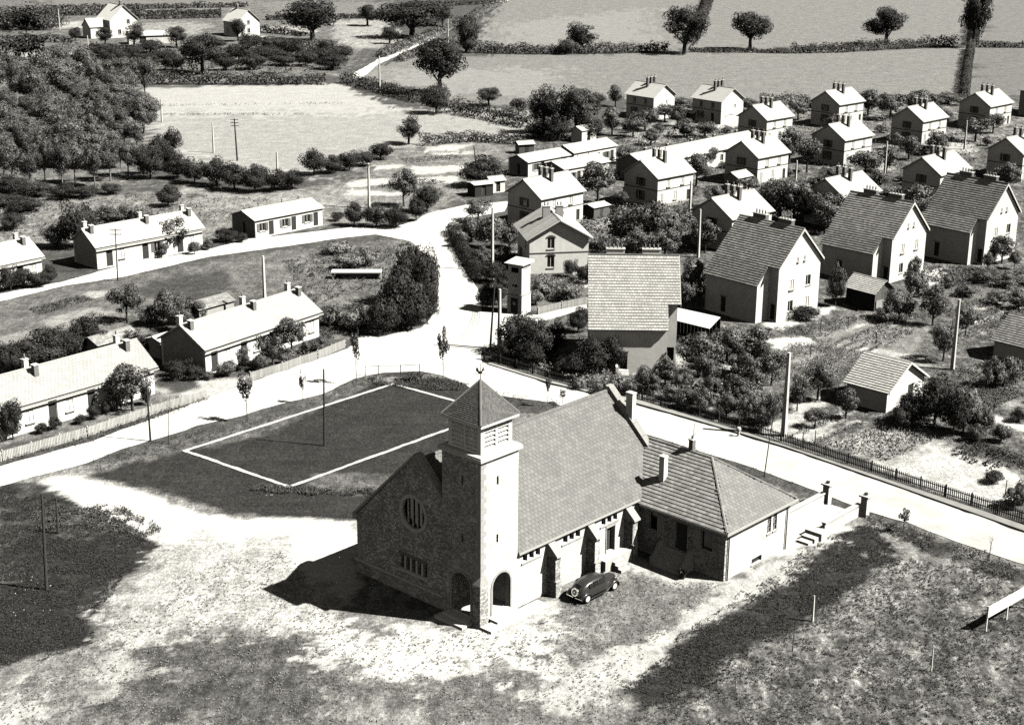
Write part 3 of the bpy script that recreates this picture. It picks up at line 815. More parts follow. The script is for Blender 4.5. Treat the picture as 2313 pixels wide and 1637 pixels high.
for k in range(5):
    z0 = 13.36 + k*.335
    for s0, s1 in ((B0+.36, mid-.1), (mid+.1, B1-.36)):
        MB().quadbox([(s0,B0+.02,z0),(s1,B0+.02,z0),(s1,B0+.32,z0+.22),(s0,B0+.32,z0+.22),(s0,B0+.02,z0+.07),(s1,B0+.02,z0+.07),(s1,B0+.32,z0+.29),(s0,B0+.32,z0+.29)]).build('louvre', 'plaster', belfry)
        MB().quadbox([(B0+.02,s0,z0),(B0+.32,s0,z0+.22),(B0+.32,s1,z0+.22),(B0+.02,s1,z0),(B0+.02,s0,z0+.07),(B0+.32,s0,z0+.29),(B0+.32,s1,z0+.29),(B0+.02,s1,z0+.07)]).build('louvre', 'plaster', belfry)
E0, E1, EZ, AZ_ = -.14, TS+.14, 15.42, 17.93
MB().box(E0, E1, E0, E1, 15.25, 15.45).build('eaves_board', 'white_paint', tower)
spire = MB(); cpt = (TS/2, TS/2, AZ_)
spire.v = [(E0, E0, EZ+.05), (E1, E0, EZ+.05), (E1, E1, EZ+.05), (E0, E1, EZ+.05), cpt]; spire.f = [(0,1,4),(1,2,4),(2,3,4),(3,0,4)]
sp_o = spire.build('tower_roof', 'underlay', tower)
S_ = E1-E0; hs = math.hypot(S_/2, AZ_-EZ)
for O_, a_, inw in (((E0, E0, EZ+.06), X, Y), ((E0, E0, EZ+.06), Y, X), ((E1, E0, EZ+.06), Y, -X), ((E0, E1, EZ+.06), X, -Y)):
    up_ = (inw*(S_/2) + ZZ*(AZ_-EZ)).normalized()
    tile_roof(sp_o, O_, a_, up_, [(0, 0), (S_, 0), (S_/2, hs)], .17, .15, 'slate', lift=.05)
for cx_, cy_ in ((E0, E0), (E1, E0), (E0, E1), (E1, E1)):
    MB().path([(cx_, cy_, EZ+.07), (TS/2, TS/2, AZ_+.05)], [.09, .08], 6).build('hip_tiles', 'tile_mid', sp_o)
fin = MB().tube((TS/2, TS/2, AZ_-.1), (TS/2, TS/2, AZ_+1.25), .035, .02, 6).tube((TS/2-.28, TS/2+.28, AZ_+.5), (TS/2+.28, TS/2-.28, AZ_+.5), .02, .02, 5)
fin = fin.build('finial', 'iron', tower)
ck = [(-.34,.12),(-.3,.34),(-.16,.3),(-.12,.1),(.06,.06),(.16,.3),(.27,.4),(.22,.24),(.3,.18),(.16,.08),(.1,-.1),(-.12,-.12),(-.22,.02)]
dd = Vector((.72, -.69, 0)); cock = MB().panel((TS/2, TS/2, AZ_+.62), dd, ZZ, Vector((.69, .72, 0)), ck, [], .04)
cock.build('weathercock', 'iron', fin)

# ------------------------------------------------------------------ presbytery built against the church (same axes)
pres = thing('presbytery', 'low presbytery with hipped tile roof built against the church', 'house', CH_O, CH_AZ)
PU, PV, PWD, PE, PR, PHIP = 18.24, -8.5, 8.85, 4.3, 7.67, -3.77
PX1 = PU+PWD
# front wall (faces -x) with door and windows, right wall (faces -y)
f_holes = [rect(-1.9, -1.1, 2.2, 3.7), rect(-4.9, -3.7, 1.25, 3.6), rect(-7.3, -6.2, 2.1, 3.6)]
MB().panel((PU, 0, 0), Y, ZZ, -X, rect(PV, -.05, 0, PE), f_holes, .4).build('front_wall', 'rubble', pres)
r_holes = [rect(23.95, 24.5, 2.15, 3.7), rect(24.75, 25.3, 2.15, 3.7), rect(22.0, 23.4, .08, .58)]
MB().panel((0, PV, 0), X, ZZ, -Y, rect(PU+.4, PX1, 0, PE), r_holes, .4).build('end_wall', 'rubble_lit_tone', pres)
MB().panel((PX1, 0, 0), Y, ZZ, X, rect(PV+.4, 2.6, 0, PE), [], .4).build('back_wall', 'rubble_lit_tone', pres)
for k, (y0, y1, z0, z1) in enumerate(((-1.9, -1.1, 2.2, 3.7), (-7.3, -6.2, 2.1, 3.6))):
    wd = MB().box(PU-.06, PU+.2, y0-.08, y1+.08, z0-.12, z0-.01).build('window', 'dressed_stone', pres)
    MB().box(PU+.22, PU+.25, y0, y1, z0, z1).build('pane', 'glass', wd)
    sh = MB().box(PU-.07, PU-.02, y0-.75 if k == 0 else y1+.05, y0-.05 if k == 0 else y1+.7, z0, z1)
    sh.build('shutter', 'plaster_grey', wd)
dd_ = MB().box(PU-.03, PU+.1, -4.98, -4.9, 1.2, 3.68).box(PU-.03, PU+.1, -3.7, -3.62, 1.2, 3.68).box(PU-.03, PU+.1, -4.98, -3.62, 3.61, 3.75).build('front_door', 'dressed_stone', pres)
MB().box(PU+.2, PU+.25, -4.9, -3.7, 1.25, 3.6).build('door_leaf', 'door_wood', dd_)
for x0 in (23.95, 24.75):
    wd = MB().box(x0-.06, x0+.61, PV-.08, PV+.15, 2.02, 2.14).build('window', 'dressed_stone', pres)
    MB().box(x0, x0+.55, PV+.12, PV+.15, 2.15, 3.7).build('pane', 'glass', wd)
    mb_ = MB().box(x0+.25, x0+.3, PV+.06, PV+.11, 2.15, 3.7)
    for j in range(3): mb_.tube((x0+.02, PV+.08, 2.2+j*.5), (x0+.53, PV+.08, 2.6+j*.5), .015, n=4).tube((x0+.53, PV+.08, 2.2+j*.5), (x0+.02, PV+.08, 2.6+j*.5), .015, n=4)
    mb_.build('lattice', 'wood_pale', wd)
bw = MB().box(21.9, 23.5, PV-.1, PV+.1, -.02, .07).build('cellar_window', 'dressed_stone', pres)
MB().box(22.0, 23.4, PV+.15, PV+.18, .08, .58).build('pane', 'glass', bw)
for yy, xx in ((PV-.1, PU+.35), (PV-.1, PX1-.45)):
    MB().tube((xx, yy, 0), (xx, yy, 4.1), .055, n=6).build('downpipe', 'metal_dark', pres)
for y0 in (-2.75, -5.6):        # cheeks of the entrance stair
    MB().prism([(0, 0), (1.55, 0), (1.55, 1.75), (1.1, 1.75), (.35, .75), (0, .7)], 0, .3).build('stair_cheek', 'plaster_grey', pres).matrix_local = Matrix(((1, 0, 0, PU-1.55), (0, 0, -1, y0+.3), (0, 1, 0, -.02), (0, 0, 0, 1)))
for k in range(6):
    MB().box(PU-1.5+k*.25, PU, -5.28, -2.77, -.1, .2*(k+1)).build('step', 'ashlar', pres)
prf = MB(); RX = PU+PWD/2; O3 = .35
e00 = (PU-O3, PV-O3, PE-.1); e10 = (PX1+O3, PV-O3, PE-.1); hp = (RX, PHIP, PR); rb = (RX, 2.67, PR)
slab_poly(prf, [e00, hp, rb, (PU-O3, 2.67, PE-.1)], .1)
slab_poly(prf, [e00, e10, hp], .1)
slab_poly(prf, [e10, (PX1+O3, 2.67, PE-.1), rb, hp], .1)
prf_o = prf.build('roof', 'underlay', pres)
upf = Vector((RX-PU+O3, 0, PR-PE+.1)); lf = upf.length; upf.normalize()
hy = PHIP-(PV-O3)
tile_roof(prf_o, Vector(e00)+ZZ*.02, Y, upf, [(0, 0), (8.85, 0), (8.85+2.67, lf), (hy, lf)], .36, .33, 'tile_mid', 300, lift=.075, near=(3.5, 1.5))
upe = Vector((0, hy, PR-PE+.1)); le = upe.length; upe.normalize(); ew = PX1-PU+2*O3
tile_roof(prf_o, Vector(e00)+ZZ*.02, X, upe, [(0, 0), (ew, 0), (ew/2, le)], .42, .33, 'tile_church', 0, near=None)
upk = Vector((-(RX-PU+O3), 0, PR-PE+.1)).normalized()
tile_roof(prf_o, Vector((PX1+O3, PV-O3, PE-.08)), Y, upk, [(0, 0), (11.5, 0), (11.5, lf), (hy, lf)], .36, .33, 'tile_mid')
for a_, b_, k_ in ((e00, hp, 14), (e10, hp, 14), (hp, rb, 14)):
    a_, b_ = Vector(a_)+ZZ*.05, Vector(b_)+ZZ*.05
    for i in range(k_):
        MB().path([a_+(b_-a_)*(i/k_), a_+(b_-a_)*((i+.97)/k_)], [.11, .1], 6).build('hip_tile', 'tile_mid', prf_o)
MB().box(PU-O3-.12, PU-O3+.02, PV-O3-.1, -.4, PE-.28, PE-.1).build('gutter', 'zinc', pres)
MB().box(PU-O3-.12, PX1+O3+.1, PV-O3-.14, PV-O3+.02, PE-.28, PE-.1).build('gutter', 'zinc', pres)
c1 = MB().box(19.85, 20.35, -1.15, -.65, 5.2, 7.75).build('chimney', 'plaster', pres)
MB().box(19.81, 20.39, -1.19, -.61, 7.75, 7.83).build('chimney_cap', 'concrete', c1)
c2 = MB().box(RX, RX+.4, -1.82, -1.42, 7.0, 8.6).build('chimney', 'chimney_brick', pres)
MB().box(RX-.05, RX+.45, -1.87, -1.37, 8.6, 8.7).build('chimney_cap', 'concrete', c2)
MB().tube((RX+.2, -1.62, 8.7), (RX+.2, -1.62, 9.0), .1, .08, 8).build('chimney_pot', 'chimney_pot', c2)

# walled forecourt between presbytery and lane
ter = thing('forecourt', 'paved forecourt with steps beside the presbytery', 'forecourt', CH_O, CH_AZ)
MB().prism([(27.15, -5.9), (37.0, -5.9), (37.0, -9.2), (31.0, -9.2), (31.0, -8.3), (29.8, -8.2), (27.15, -8.2)], -.05, .05).build('paving', 'concrete', ter)
for i, (x0, x1, y0, y1, zt) in enumerate(((29.9, 31.0, -9.95, -8.35, .62), (29.2, 29.9, -9.75, -8.45, .34), (28.5, 29.2, -9.6, -8.5, .15))):
    MB().box(x0, x1, y0, y1, -.1, zt).build('step', 'concrete', ter)
for nm, lab, y0, xa in (('garden_wall', 'low pale wall joining the presbytery corner to a gate pillar', -5.85, 27.2), ('garden_wall', 'low pale wall running from the forecourt steps to a gate pillar', -9.35, 31.1)):
    o_ = thing(nm, lab, 'wall', CH_O, CH_AZ, 'low forecourt walls')
    MB().box(xa, 36.75, y0-.14, y0+.14, -.1, 1.0).build('wall', 'rubble_lit_tone', o_)
    for k in range(6):
        L_ = (36.75-xa)/6
        MB().box(xa+L_*k+.006, xa+L_*(k+1)-.006, y0-.22, y0+.22, 1.0, 1.12).build('coping_stone', 'concrete', o_)
for k, y0 in enumerate((-6.0, -9.75)):
    o_ = thing('gate_pillar', ('square gate pillar with overhanging cap at the end of the wall from the presbytery corner', 'square gate pillar with overhanging cap at the end of the wall from the forecourt steps')[k], 'pillar', CH_O, CH_AZ, 'forecourt gate pillars')
    MB().box(36.75, 37.3, y0-.3, y0+.3, -.1, 1.75).build('shaft', 'rubble_lit_tone', o_)
    MB().box(36.6, 37.45, y0-.45, y0+.45, 1.75, 1.9).build('cap', 'concrete', o_)
    MB().box(36.9, 37.15, y0-.13, y0+.13, 1.9, 2.1).build('knob', 'metal_dark', o_)

# ------------------------------------------------------------------ houses (ridge along local x, front at -y)
def window(root, O, a, nrm, s0, s1, z0, z1, kind='w', frame='white_paint', pane='glass', sill=True, lintel=None):
    """one opening: frame, pane, sill, shutters; O at the wall corner, a along the wall"""
    if kind == 'c': pane = 'white_paint'          # closed white shutters
    if kind == 'c': O = O + nrm*.1
    if kind == 'k': frame = 'wood_dark'; kind = 's'
    fr = MB(); t = .06
    fr.frame(O, a, ZZ, nrm, s0, s0+t, z0, z1, -.14, -.08).frame(O, a, ZZ, nrm, s1-t, s1, z0, z1, -.14, -.08)
    fr.frame(O, a, ZZ, nrm, s0+t, s1-t, z1-t, z1, -.14, -.08)
    if kind != 'd': fr.frame(O, a, ZZ, nrm, s0+t, s1-t, z0, z0+t, -.14, -.08).frame(O, a, ZZ, nrm, (s0+s1)/2-.03, (s0+s1)/2+.03, z0+t, z1-t, -.13, -.085)
    w_ = fr.build('door' if kind == 'd' else 'window', frame, root)
    MB().frame(O, a, ZZ, nrm, s0+t, s1-t, z0+(.0 if kind == 'd' else t), z1-t, -.19, -.145).build('door_leaf' if kind == 'd' else 'pane', 'door_wood' if kind == 'd' else pane, w_)
    if kind != 'd' and sill: MB().frame(O, a, ZZ, nrm, s0-.08, s1+.08, z0-.12, z0-.01, -.1, .08).build('sill', 'dressed_stone', w_)
    if lintel: MB().frame(O, a, ZZ, nrm, s0-.12, s1+.12, z1+.01, z1+.2, -.1, .025).build('lintel', lintel, w_)
    if kind == 's':
        for c0, c1 in ((s0-.5, s0-.03), (s1+.03, s1+.5)):
            MB().frame(O, a, ZZ, nrm, c0, c1, z0, z1, .01, .055).build('shutter', 'shutter', w_)
    return w_

def wall_set(root, L, W, he, hr, opens, mt, th=.3):
    """four walls with real openings; opens: {wall: [(centre, z0, w, h, kind)]}"""
    F = {'front': (Vector((-L/2, -W/2, 0)), X, -Y, L, False), 'back': (Vector((-L/2, W/2, 0)), X, Y, L, False),
         'left': (Vector((-L/2, -W/2+th, 0)), Y, -X, W-2*th, True), 'right': (Vector((L/2, -W/2+th, 0)), Y, X, W-2*th, True)}
    for nm, (O, a, nrm, ln, gable) in F.items():
        sh = 0 if nm in ('front', 'back') else -th
        hs_, ob = [], opens.get(nm, [])
        for c, z0, w_, h_, k in ob: hs_.append(rect(c-w_/2+sh, c+w_/2+sh, z0, z0+h_))
        if gable:
            sl_ = (hr-he)/(W/2); out = [(0, -.1), (ln, -.1), (ln, he+th*sl_-.03), (ln/2, hr-.03), (0, he+th*sl_-.03)]
        else: out = rect(0, ln, -.1, he-.03)
        MB().panel(O, a, ZZ, nrm, out, hs_, th).build('wall', mt.get(nm, mt['all']) if isinstance(mt, dict) else mt, root)
        for c, z0, w_, h_, k in ob: window(root, O, a, nrm, c-w_/2+sh, c+w_/2+sh, z0, z0+h_, k)

def gable_roof(root, L, W, he, hr, ov, mt, th=.12, tiles=None, tile_mt=None, ovx=None, courses=False):
    sl_ = (hr-he)/(W/2); ox = ov if ovx is None else ovx; ze = he-ov*sl_
    m_ = MB()
    slab_poly(m_, [(-L/2-ox, -W/2-ov, ze), (L/2+ox, -W/2-ov, ze), (L/2+ox, 0, hr), (-L/2-ox, 0, hr)], th)
    slab_poly(m_, [(-L/2-ox, W/2+ov, ze), (L/2+ox, W/2+ov, ze), (L/2+ox, 0, hr), (-L/2-ox, 0, hr)], th)
    for k in range(len(m_.v)): x_, y_, z_ = m_.v[k]; m_.v[k] = (x_, y_, z_+th*1.15)
    r_ = m_.build('roof', mt, root)
    off = th*1.15+.012
    if tiles:
        up1 = Vector((0, W/2+ov, hr-ze)); ll = up1.length; up1.normalize(); up2 = Vector((0, -up1.y, up1.z))
        P_ = rect(0, L+2*ox, 0, ll)
        tile_roof(r_, (-L/2-ox, -W/2-ov, ze+off), X, up1, P_, tiles[0], tiles[1], tile_mt, lift=tiles[2] if len(tiles) > 2 else .05)
        tile_roof(r_, (-L/2-ox, W/2+ov, ze+off), X, up2, P_, tiles[0], tiles[1], tile_mt, lift=tiles[2] if len(tiles) > 2 else .05)
    MB().path([(-L/2-ox, 0, hr+off-.02), (L/2+ox, 0, hr+off-.02)], [.11, .11], 6).build('ridge_tiles', tile_mt or mt, r_)
    return r_

def chimney(root, x, y, z0, z1, wx, wy, mt='chimney_brick', pots=1, along='x'):
    c_ = MB().box(x-wx/2, x+wx/2, y-wy/2, y+wy/2, z0, z1).build('chimney', mt, root)
    MB().box(x-wx/2-.06, x+wx/2+.06, y-wy/2-.06, y+wy/2+.06, z1, z1+.1).build('chimney_cap', 'concrete', c_)
    for k in range(pots):
        t = (k+.5)/pots-.5
        px_, py_ = (x+t*wx*.92, y) if along == 'x' else (x, y+t*wy*.92)
        MB().tube((px_, py_, z1+.1), (px_, py_, z1+.55), .1, .085, 7).build('chimney_pot', 'chimney_pot', c_)
    return c_

# --- the two-storey cottages of the estate
COT = [(50.0, 308.2, 43.4, 8.2, 7.1, 'two-storey cottage in front of the far pasture, beside the long barrack roof end'), (68.5, 329.3, 43.0, 8.6, 7.1, None), (60.8, 286.1, 43.8, 8.7, 7.3, None), (80.6, 308.3, 44.5, 8.8, 7.1, None),
       (99.7, 328.7, 44.2, 9.0, 7.2, None), (42.3, 267.7, 43.3, 8.4, 7.2, None), (70.0, 254.0, 44.4, 9.1, 7.0, None), (50.7, 235.2, 43.1, 8.9, 7.3, None), (31.7, 220.3, 42.2, 8.8, 7.5, None),
       (89.6, 273.2, 41.5, 8.7, 7.0, None), (23.6, 249.1, 43.1, 8.5, 7.3, None), (4.9, 232.9, 44.5, 9.1, 7.2, None)]
COT_L = {0: 'white two-storey cottage beside the lit-gable pair at the pasture edge', 1: 'white two-storey cottage by the pasture with a slim pole before its front',
         2: 'white cottage directly in front of the one by the pasture with the slim pole', 3: 'white two-storey cottage with dark trees behind it, near the narrow hedge', 4: 'white two-storey cottage at the foot of the narrow field hedge',
         6: 'white cottage half hidden behind the two farthest tall houses', 7: 'white cottage half hidden behind the tall house with the timber shed', 9: 'white cottage standing right beyond the farthest tall house',
         8: 'two-storey cottage right behind the steep-roofed house with the recessed corner', 10: 'two-storey cottage in front of the long barrack', 11: 'two-storey cottage beside the small open sheds at the lane',
         5: 'two-storey cottage at the end of the long barrack, a small shed against it'}
def cottage_parts(root, L, W, az_flip=False):
    he, hr = 4.9, 7.2
    op = {'left': [(W*.5, .9, .95, 1.5, 'k'), (W*.5, 3.15, .95, 1.3, 'k')], 'right': [(W*.3, 3.1, .8, 1.2, 'c')],
          'front': [(L*.12, .2, .8, 2.0, 'c'), (L*.5, .9, .9, 1.4, 'c'), (L*.88, .2, .75, 1.9, 'd'), (L*.3, 3.2, .85, 1.15, 'c'), (L*.7, 3.2, .85, 1.15, 'c')]}
    wall_set(root, L, W, he, hr, op, {'all': 'plaster', 'left': 'plaster_shaded'} if False else 'plaster')
    gable_roof(root, L, W, he, hr, .4, 'roof_pale', tiles=None)
    for nm, bx in (('string_course', (-L/2-.03, L/2+.03, -W/2-.03, -W/2+.05, 2.72, 2.86)), ('string_course', (-L/2-.03, -L/2+.05, -W/2+.06, W/2+.03, 2.72, 2.86)), ('string_course', (L/2-.05, L/2+.03, -W/2+.06, W/2+.03, 2.72, 2.86))):
        MB().box(*bx).build(nm, 'brick_dark', root)
    MB().box(-L/2-.04, L/2+.04, -W/2-.04, -W/2+.1, -.1, .45).build('plinth', 'plaster_grey', root)
    for y_ in (1.15, 0, -1.15): chimney(root, 0, y_, 5.6, 8.45, .5, .5, pots=1)
for i, (x, y, az, L, W, lab) in enumerate(COT):
    root = thing('cottage', COT_L.get(i, 'white two-storey cottage with shaded gable and three chimneys on the ridge'), 'house', (x, y, 0), rad(az), 'two-storey estate cottages')
    cottage_parts(root, L, W)
for x, y, az, L, W, lab in ((29.5, 336.9, -44.8, 7.7, 7.0, 'white cottage at the pasture edge, lit gable end beside a shaded front'), (43.5, 332.1, -47.1, 8.0, 7.2, 'white cottage at the pasture edge, lit gable end beside a shaded front')):
    root = thing('cottage', lab, 'house', (x, y, 0), rad(az), 'cottages at the pasture edge')
    he, hr = 4.9, 7.2
    wall_set(root, L, W, he, hr, {'front': [(L*.3, .9, .9, 1.4, 's'), (L*.7, .2, .9, 2.0, 'd'), (L*.3, 3.2, .9, 1.2, 'w'), (L*.7, 3.2, .9, 1.2, 'w')], 'right': [(W*.62, 3.4, .45, .5, 'w')]}, 'plaster')
    gable_roof(root, L, W, he, hr, .4, 'roof_pale')
    MB().box(-L/2-.03, L/2+.03, -W/2-.03, -W/2+.05, 2.72, 2.86).build('string_course', 'brick_dark', root)
    for y_ in (1.15, 0, -1.15): chimney(root, 0, y_, 5.6, 8.45, .5, .5, pots=1)
# --- the cottage whose gable faces the lane junction
root = thing('cottage', 'cottage with a sunlit gable, two dark windows one above the other', 'house', (5.4, 206.6, 0), rad(-79.3))
L, W, he, hr = 8.5, 8.1, 4.9, 7.2
wall_set(root, L, W, he, hr, {'right': [(W*.36, .75, 1.0, 1.65, 'w'), (W*.36, 3.35, 1.0, 1.55, 'w')], 'front': [(L*.3, .9, .9, 1.4, 's'), (L*.7, 3.1, .9, 1.2, 'w')]}, 'plaster')
MB().box(L/2-.05, L/2+.04, -W/2-.04, W/2+.04, 2.72, 2.86).build('string_course', 'brick_dark', root)
for z0 in (2.42, 4.92):
    o_ = MB(); k = 9
    for i in range(k):
        t0 = math.pi*(.22+.56*i/k); t1 = math.pi*(.22+.56*(i+.9)/k)
        o_.quadbox([(x_, -W/2+W*.36+r_*math.cos(t_), z0-.62+r_*math.sin(t_)) for x_ in (L/2-.05, L/2+.05) for r_, t_ in ((.72, t0), (.92, t0), (.92, t1), (.72, t1))])
    o_.build('brick_arch', 'brick_dark', root)
rf = gable_roof(root, L, W, he, hr, .55, 'roof_pale', th=.14)
sl_ = (hr-he)/(W/2)
for k in range(22):          # pan tile ribs of the near slope
    x0 = -L/2-.4 + k*(L+.8)/21
    MB().quadbox([(x0-.06, -W/2-.55, he-.55*sl_+.17), (x0+.06, -W/2-.55, he-.55*sl_+.17), (x0+.06, 0, hr+.17), (x0-.06, 0, hr+.17), (x0-.04, -W/2-.55, he-.55*sl_+.25), (x0+.04, -W/2-.55, he-.55*sl_+.25), (x0+.04, 0, hr+.25), (x0-.04, 0, hr+.25)]).build('tile_rib', 'tile_mid', rf)
for y_ in (.9, -.9): chimney(root, -.2, y_, 5.9, 8.2, .65, 1.0, 'dressed_stone', pots=2, along='y')

# --- tall houses with a catslide roof in front
TALL = [(13.32, 166.34, -0.98, 9.45, 8.05, 7.3, 11.4, 2.25, 1.2, 'tall house whose tiled catslide roof faces the church, porch steps below'),
        (31.63, 185.76, -48.08, 9.5, 8.0, 6.95, 10.9, 2.15, 1.43, 'tall white-gabled house with tiled catslide roof, beside the lean-to shed'),
        (49.42, 204.57, -45.5, 9.4, 8.3, 6.2, 10.2, 2.05, 1.4, 'tall white-gabled house with tiled catslide roof, timber shed in front'),
        (65.0, 214.7, -49.0, 9.3, 7.8, 6.6, 10.8, 1.7, 1.35, 'tall white-gabled house with tiled catslide roof, small trees before its gable')]
for hi, (x, y, az, L, W, he, hr, dc, gap, lab) in enumerate(TALL):
    root = thing('tall_house', lab, 'house', (x, y, 0), rad(az), 'tall catslide houses')
    sl_ = (hr-he)/(W/2); th = .3
    # gable walls
    right = [(W*.32, .95, .95, 1.35, 'w'), (W*.72, .95, .95, 1.35, 'c'), (W*.32, 3.7, .9, 1.25, 'c'), (W*.72, 3.7, .95, 1.3, 'w' if hi != 2 else 'c'), (W*.44, 7.0, .35, .6, 'c'), (W*.6, 7.0, .35, .6, 'c')]
    wall_set(root, L, W, he, hr, {'right': right, 'left': [(W*.3, .95, .9, 1.3, 'w'), (W*.7, 3.7, .9, 1.3, 'w')], 'back': [(L*.3, .9, .9, 1.4, 'w'), (L*.7, .9, .9, 1.4, 'w')], 'front': [(L-gap*.5, .2, .8, 2.0, 'd')]}, 'plaster')
    # catslide part
    hc = he-dc*sl_; xr = L/2-gap; O = Vector((-L/2, -W/2-dc, 0))
    d0 = L*.30 if hi != 0 else L*.38
    MB().panel(O, X, ZZ, -Y, rect(0, L-gap, -.1, hc-.03), [rect(d0-.45, d0+.45, .3, 2.3)], th).build('wall', 'plaster', root)
    window(root, O, X, -Y, d0-.45, d0+.45, .3, 2.3, 'd', lintel='concrete')
    for xs, nr in ((-L/2, -X), (xr, X)):
        MB().panel((xs, -W/2-dc+th, 0), Y, ZZ, nr, [(0, -.1), (dc-th-.01, -.1), (dc-th-.01, he-.05), (0, hc+th*sl_-.03)], [], th).build('wall', 'plaster', root)
    ov = .3; r = MB(); tt = .12
    zf = he-ov*sl_; zc = he-(dc+ov)*sl_
    poly = [(-L/2-ov, -W/2-dc-ov, zc), (xr+.12, -W/2-dc-ov, zc), (xr+.12, -W/2-ov, zf), (L/2+ov, -W/2-ov, zf), (L/2+ov, 0, hr), (-L/2-ov, 0, hr)]
    # the L-shaped slope in two convex slabs
    slab_poly(r, [poly[0], poly[1], (xr+.12, 0, hr), poly[5]], tt)
    slab_poly(r, [(xr+.12, -W/2-ov, zf), poly[3], poly[4], (xr+.12, 0, hr)], tt)
    slab_poly(r, [(-L/2-ov, W/2+ov, zf), (L/2+ov, W/2+ov, zf), (L/2+ov, 0, hr), (-L/2-ov, 0, hr)], tt)
    r.v = [(a_, b_, c_+tt*1.2) for a_, b_, c_ in r.v]
    ro = r.build('roof', 'underlay', root)
    up1 = Vector((0, W/2+dc+ov, hr-zc)); l1 = up1.length; up1.normalize()
    lu = Vector((0, dc, dc*sl_)).length
    nc = max(1, round(lu/.35)); cs = lu/nc
    tile_roof(ro, (-L/2-ov, -W/2-dc-ov, zc+tt*1.2+.012), X, up1, rect(0, xr+.12+L/2+ov, 0, lu-.01), .36, cs, 'tile_light' if hi == 0 else 'tile_mid', lift=.095)
    tile_roof(ro, Vector((-L/2-ov, -W/2-dc-ov, zc+tt*1.2+.012))+up1*lu, X, up1, rect(0, L+2*ov, 0, l1-lu), .36, cs, 'tile_light' if hi == 0 else 'tile_mid', lift=.095)
    up2 = Vector((0, -(W/2+ov), hr-zf)); l2 = up2.length; up2.normalize()
    tile_roof(ro, (-L/2-ov, W/2+ov, zf+tt*1.2+.012), X, up2, rect(0, L+2*ov, 0, l2), .36, .35, 'tile_mid', lift=.09)
    MB().path([(-L/2-ov, 0, hr+.16), (L/2+ov, 0, hr+.16)], [.12, .12], 6).build('ridge_tiles', 'tile_mid', ro)
    for k in (-1, 1):          # verge boards
        MB().frame(Vector((L/2+ov, 0, hr+.1)), Vector((0, k*(W/2+ov), zf-hr)).normalized(), X, ZZ, 0, Vector((0, W/2+ov, zf-hr)).length, .005, .05, -.2, .08).build('verge_board', 'white_paint', root)
    for t in (.24, .66): chimney(root, -L/2+L*(t+.05), .35, hr-.9, hr+.72, 2.0, .62, 'chimney_brick' if hi else 'plaster', pots=4)
    if hi == 0:
        for k in range(4): MB().box(-L/2+d0-.6, -L/2+d0+.6, -W/2-dc-.3*(4-k), -W/2-dc-.005, -.1, .075*(k+1)).build('step', 'concrete', root)
        MB().box(-L/2+d0-.85, -L/2+d0-.62, -W/2-dc-1.3, -W/2-dc-.005, -.1, 1.0).build('stair_cheek', 'white_paint', root)

# --- row houses along the lanes
ROW = [(-46.5, 145.0, 49.9, 22.5, 6.0, 3.0, 5.1, 'long low row house with shrubs in front, behind the pale picket fence', [(-.05, .4), (.43, .46)], True),
       (-30.41, 166.93, 55.0, 18.0, 6.8, 3.0, 5.0, 'long low row house with bare plaster gable and climbing roses in front', [(-.47, .4), (.06, .4), (.47, .4)], True),
       (-52.04, 210.16, 45.5, 16.9, 5.9, 3.1, 5.0, 'long low row house with a round tree before its front, above the upper lane', [(-.46, .4), (.05, .4), (.46, .4)], False),
       (-68.5, 193.5, 50.2, 14.0, 5.9, 3.1, 4.9, 'row house at the end of the upper lane, half hidden by shrubs', [(.42, .4)], False)]
for hi, (x, y, az, L, W, he, hr, lab, chs, tl) in enumerate(ROW):
    root = thing('row_house', lab, 'house', (x, y, 0), rad(az))
    fr = []
    nun = max(2, int(L//4.5))
    for k in range(nun):
        c0 = L*(k+.5)/nun
        fr += [(c0-.9, .1, 1.0, 2.3, 'd'), (c0+1.0, .9, .95, 1.35, 'c' if hi != 2 or k != 1 else 's')]
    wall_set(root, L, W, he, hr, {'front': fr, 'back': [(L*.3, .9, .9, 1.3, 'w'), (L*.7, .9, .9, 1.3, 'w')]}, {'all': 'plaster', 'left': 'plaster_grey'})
    gable_roof(root, L, W, he, hr, .35, 'roof_pale', tiles=(.42, .36, .03) if tl else None, tile_mt='tile_pale' if tl else None)
    MB().box(-L/2-.35, L/2+.35, -W/2-.5, -W/2-.36, he-.36, he-.24).build('gutter', 'zinc', root)
    for t, d_ in chs:
        chimney(root, t*L, .85, hr-1.0, hr+.75, .5, .5, 'plaster', 1)
        chimney(root, t*L, -.85, hr-1.0, hr+.55, .5, .5, 'chimney_brick', 0)
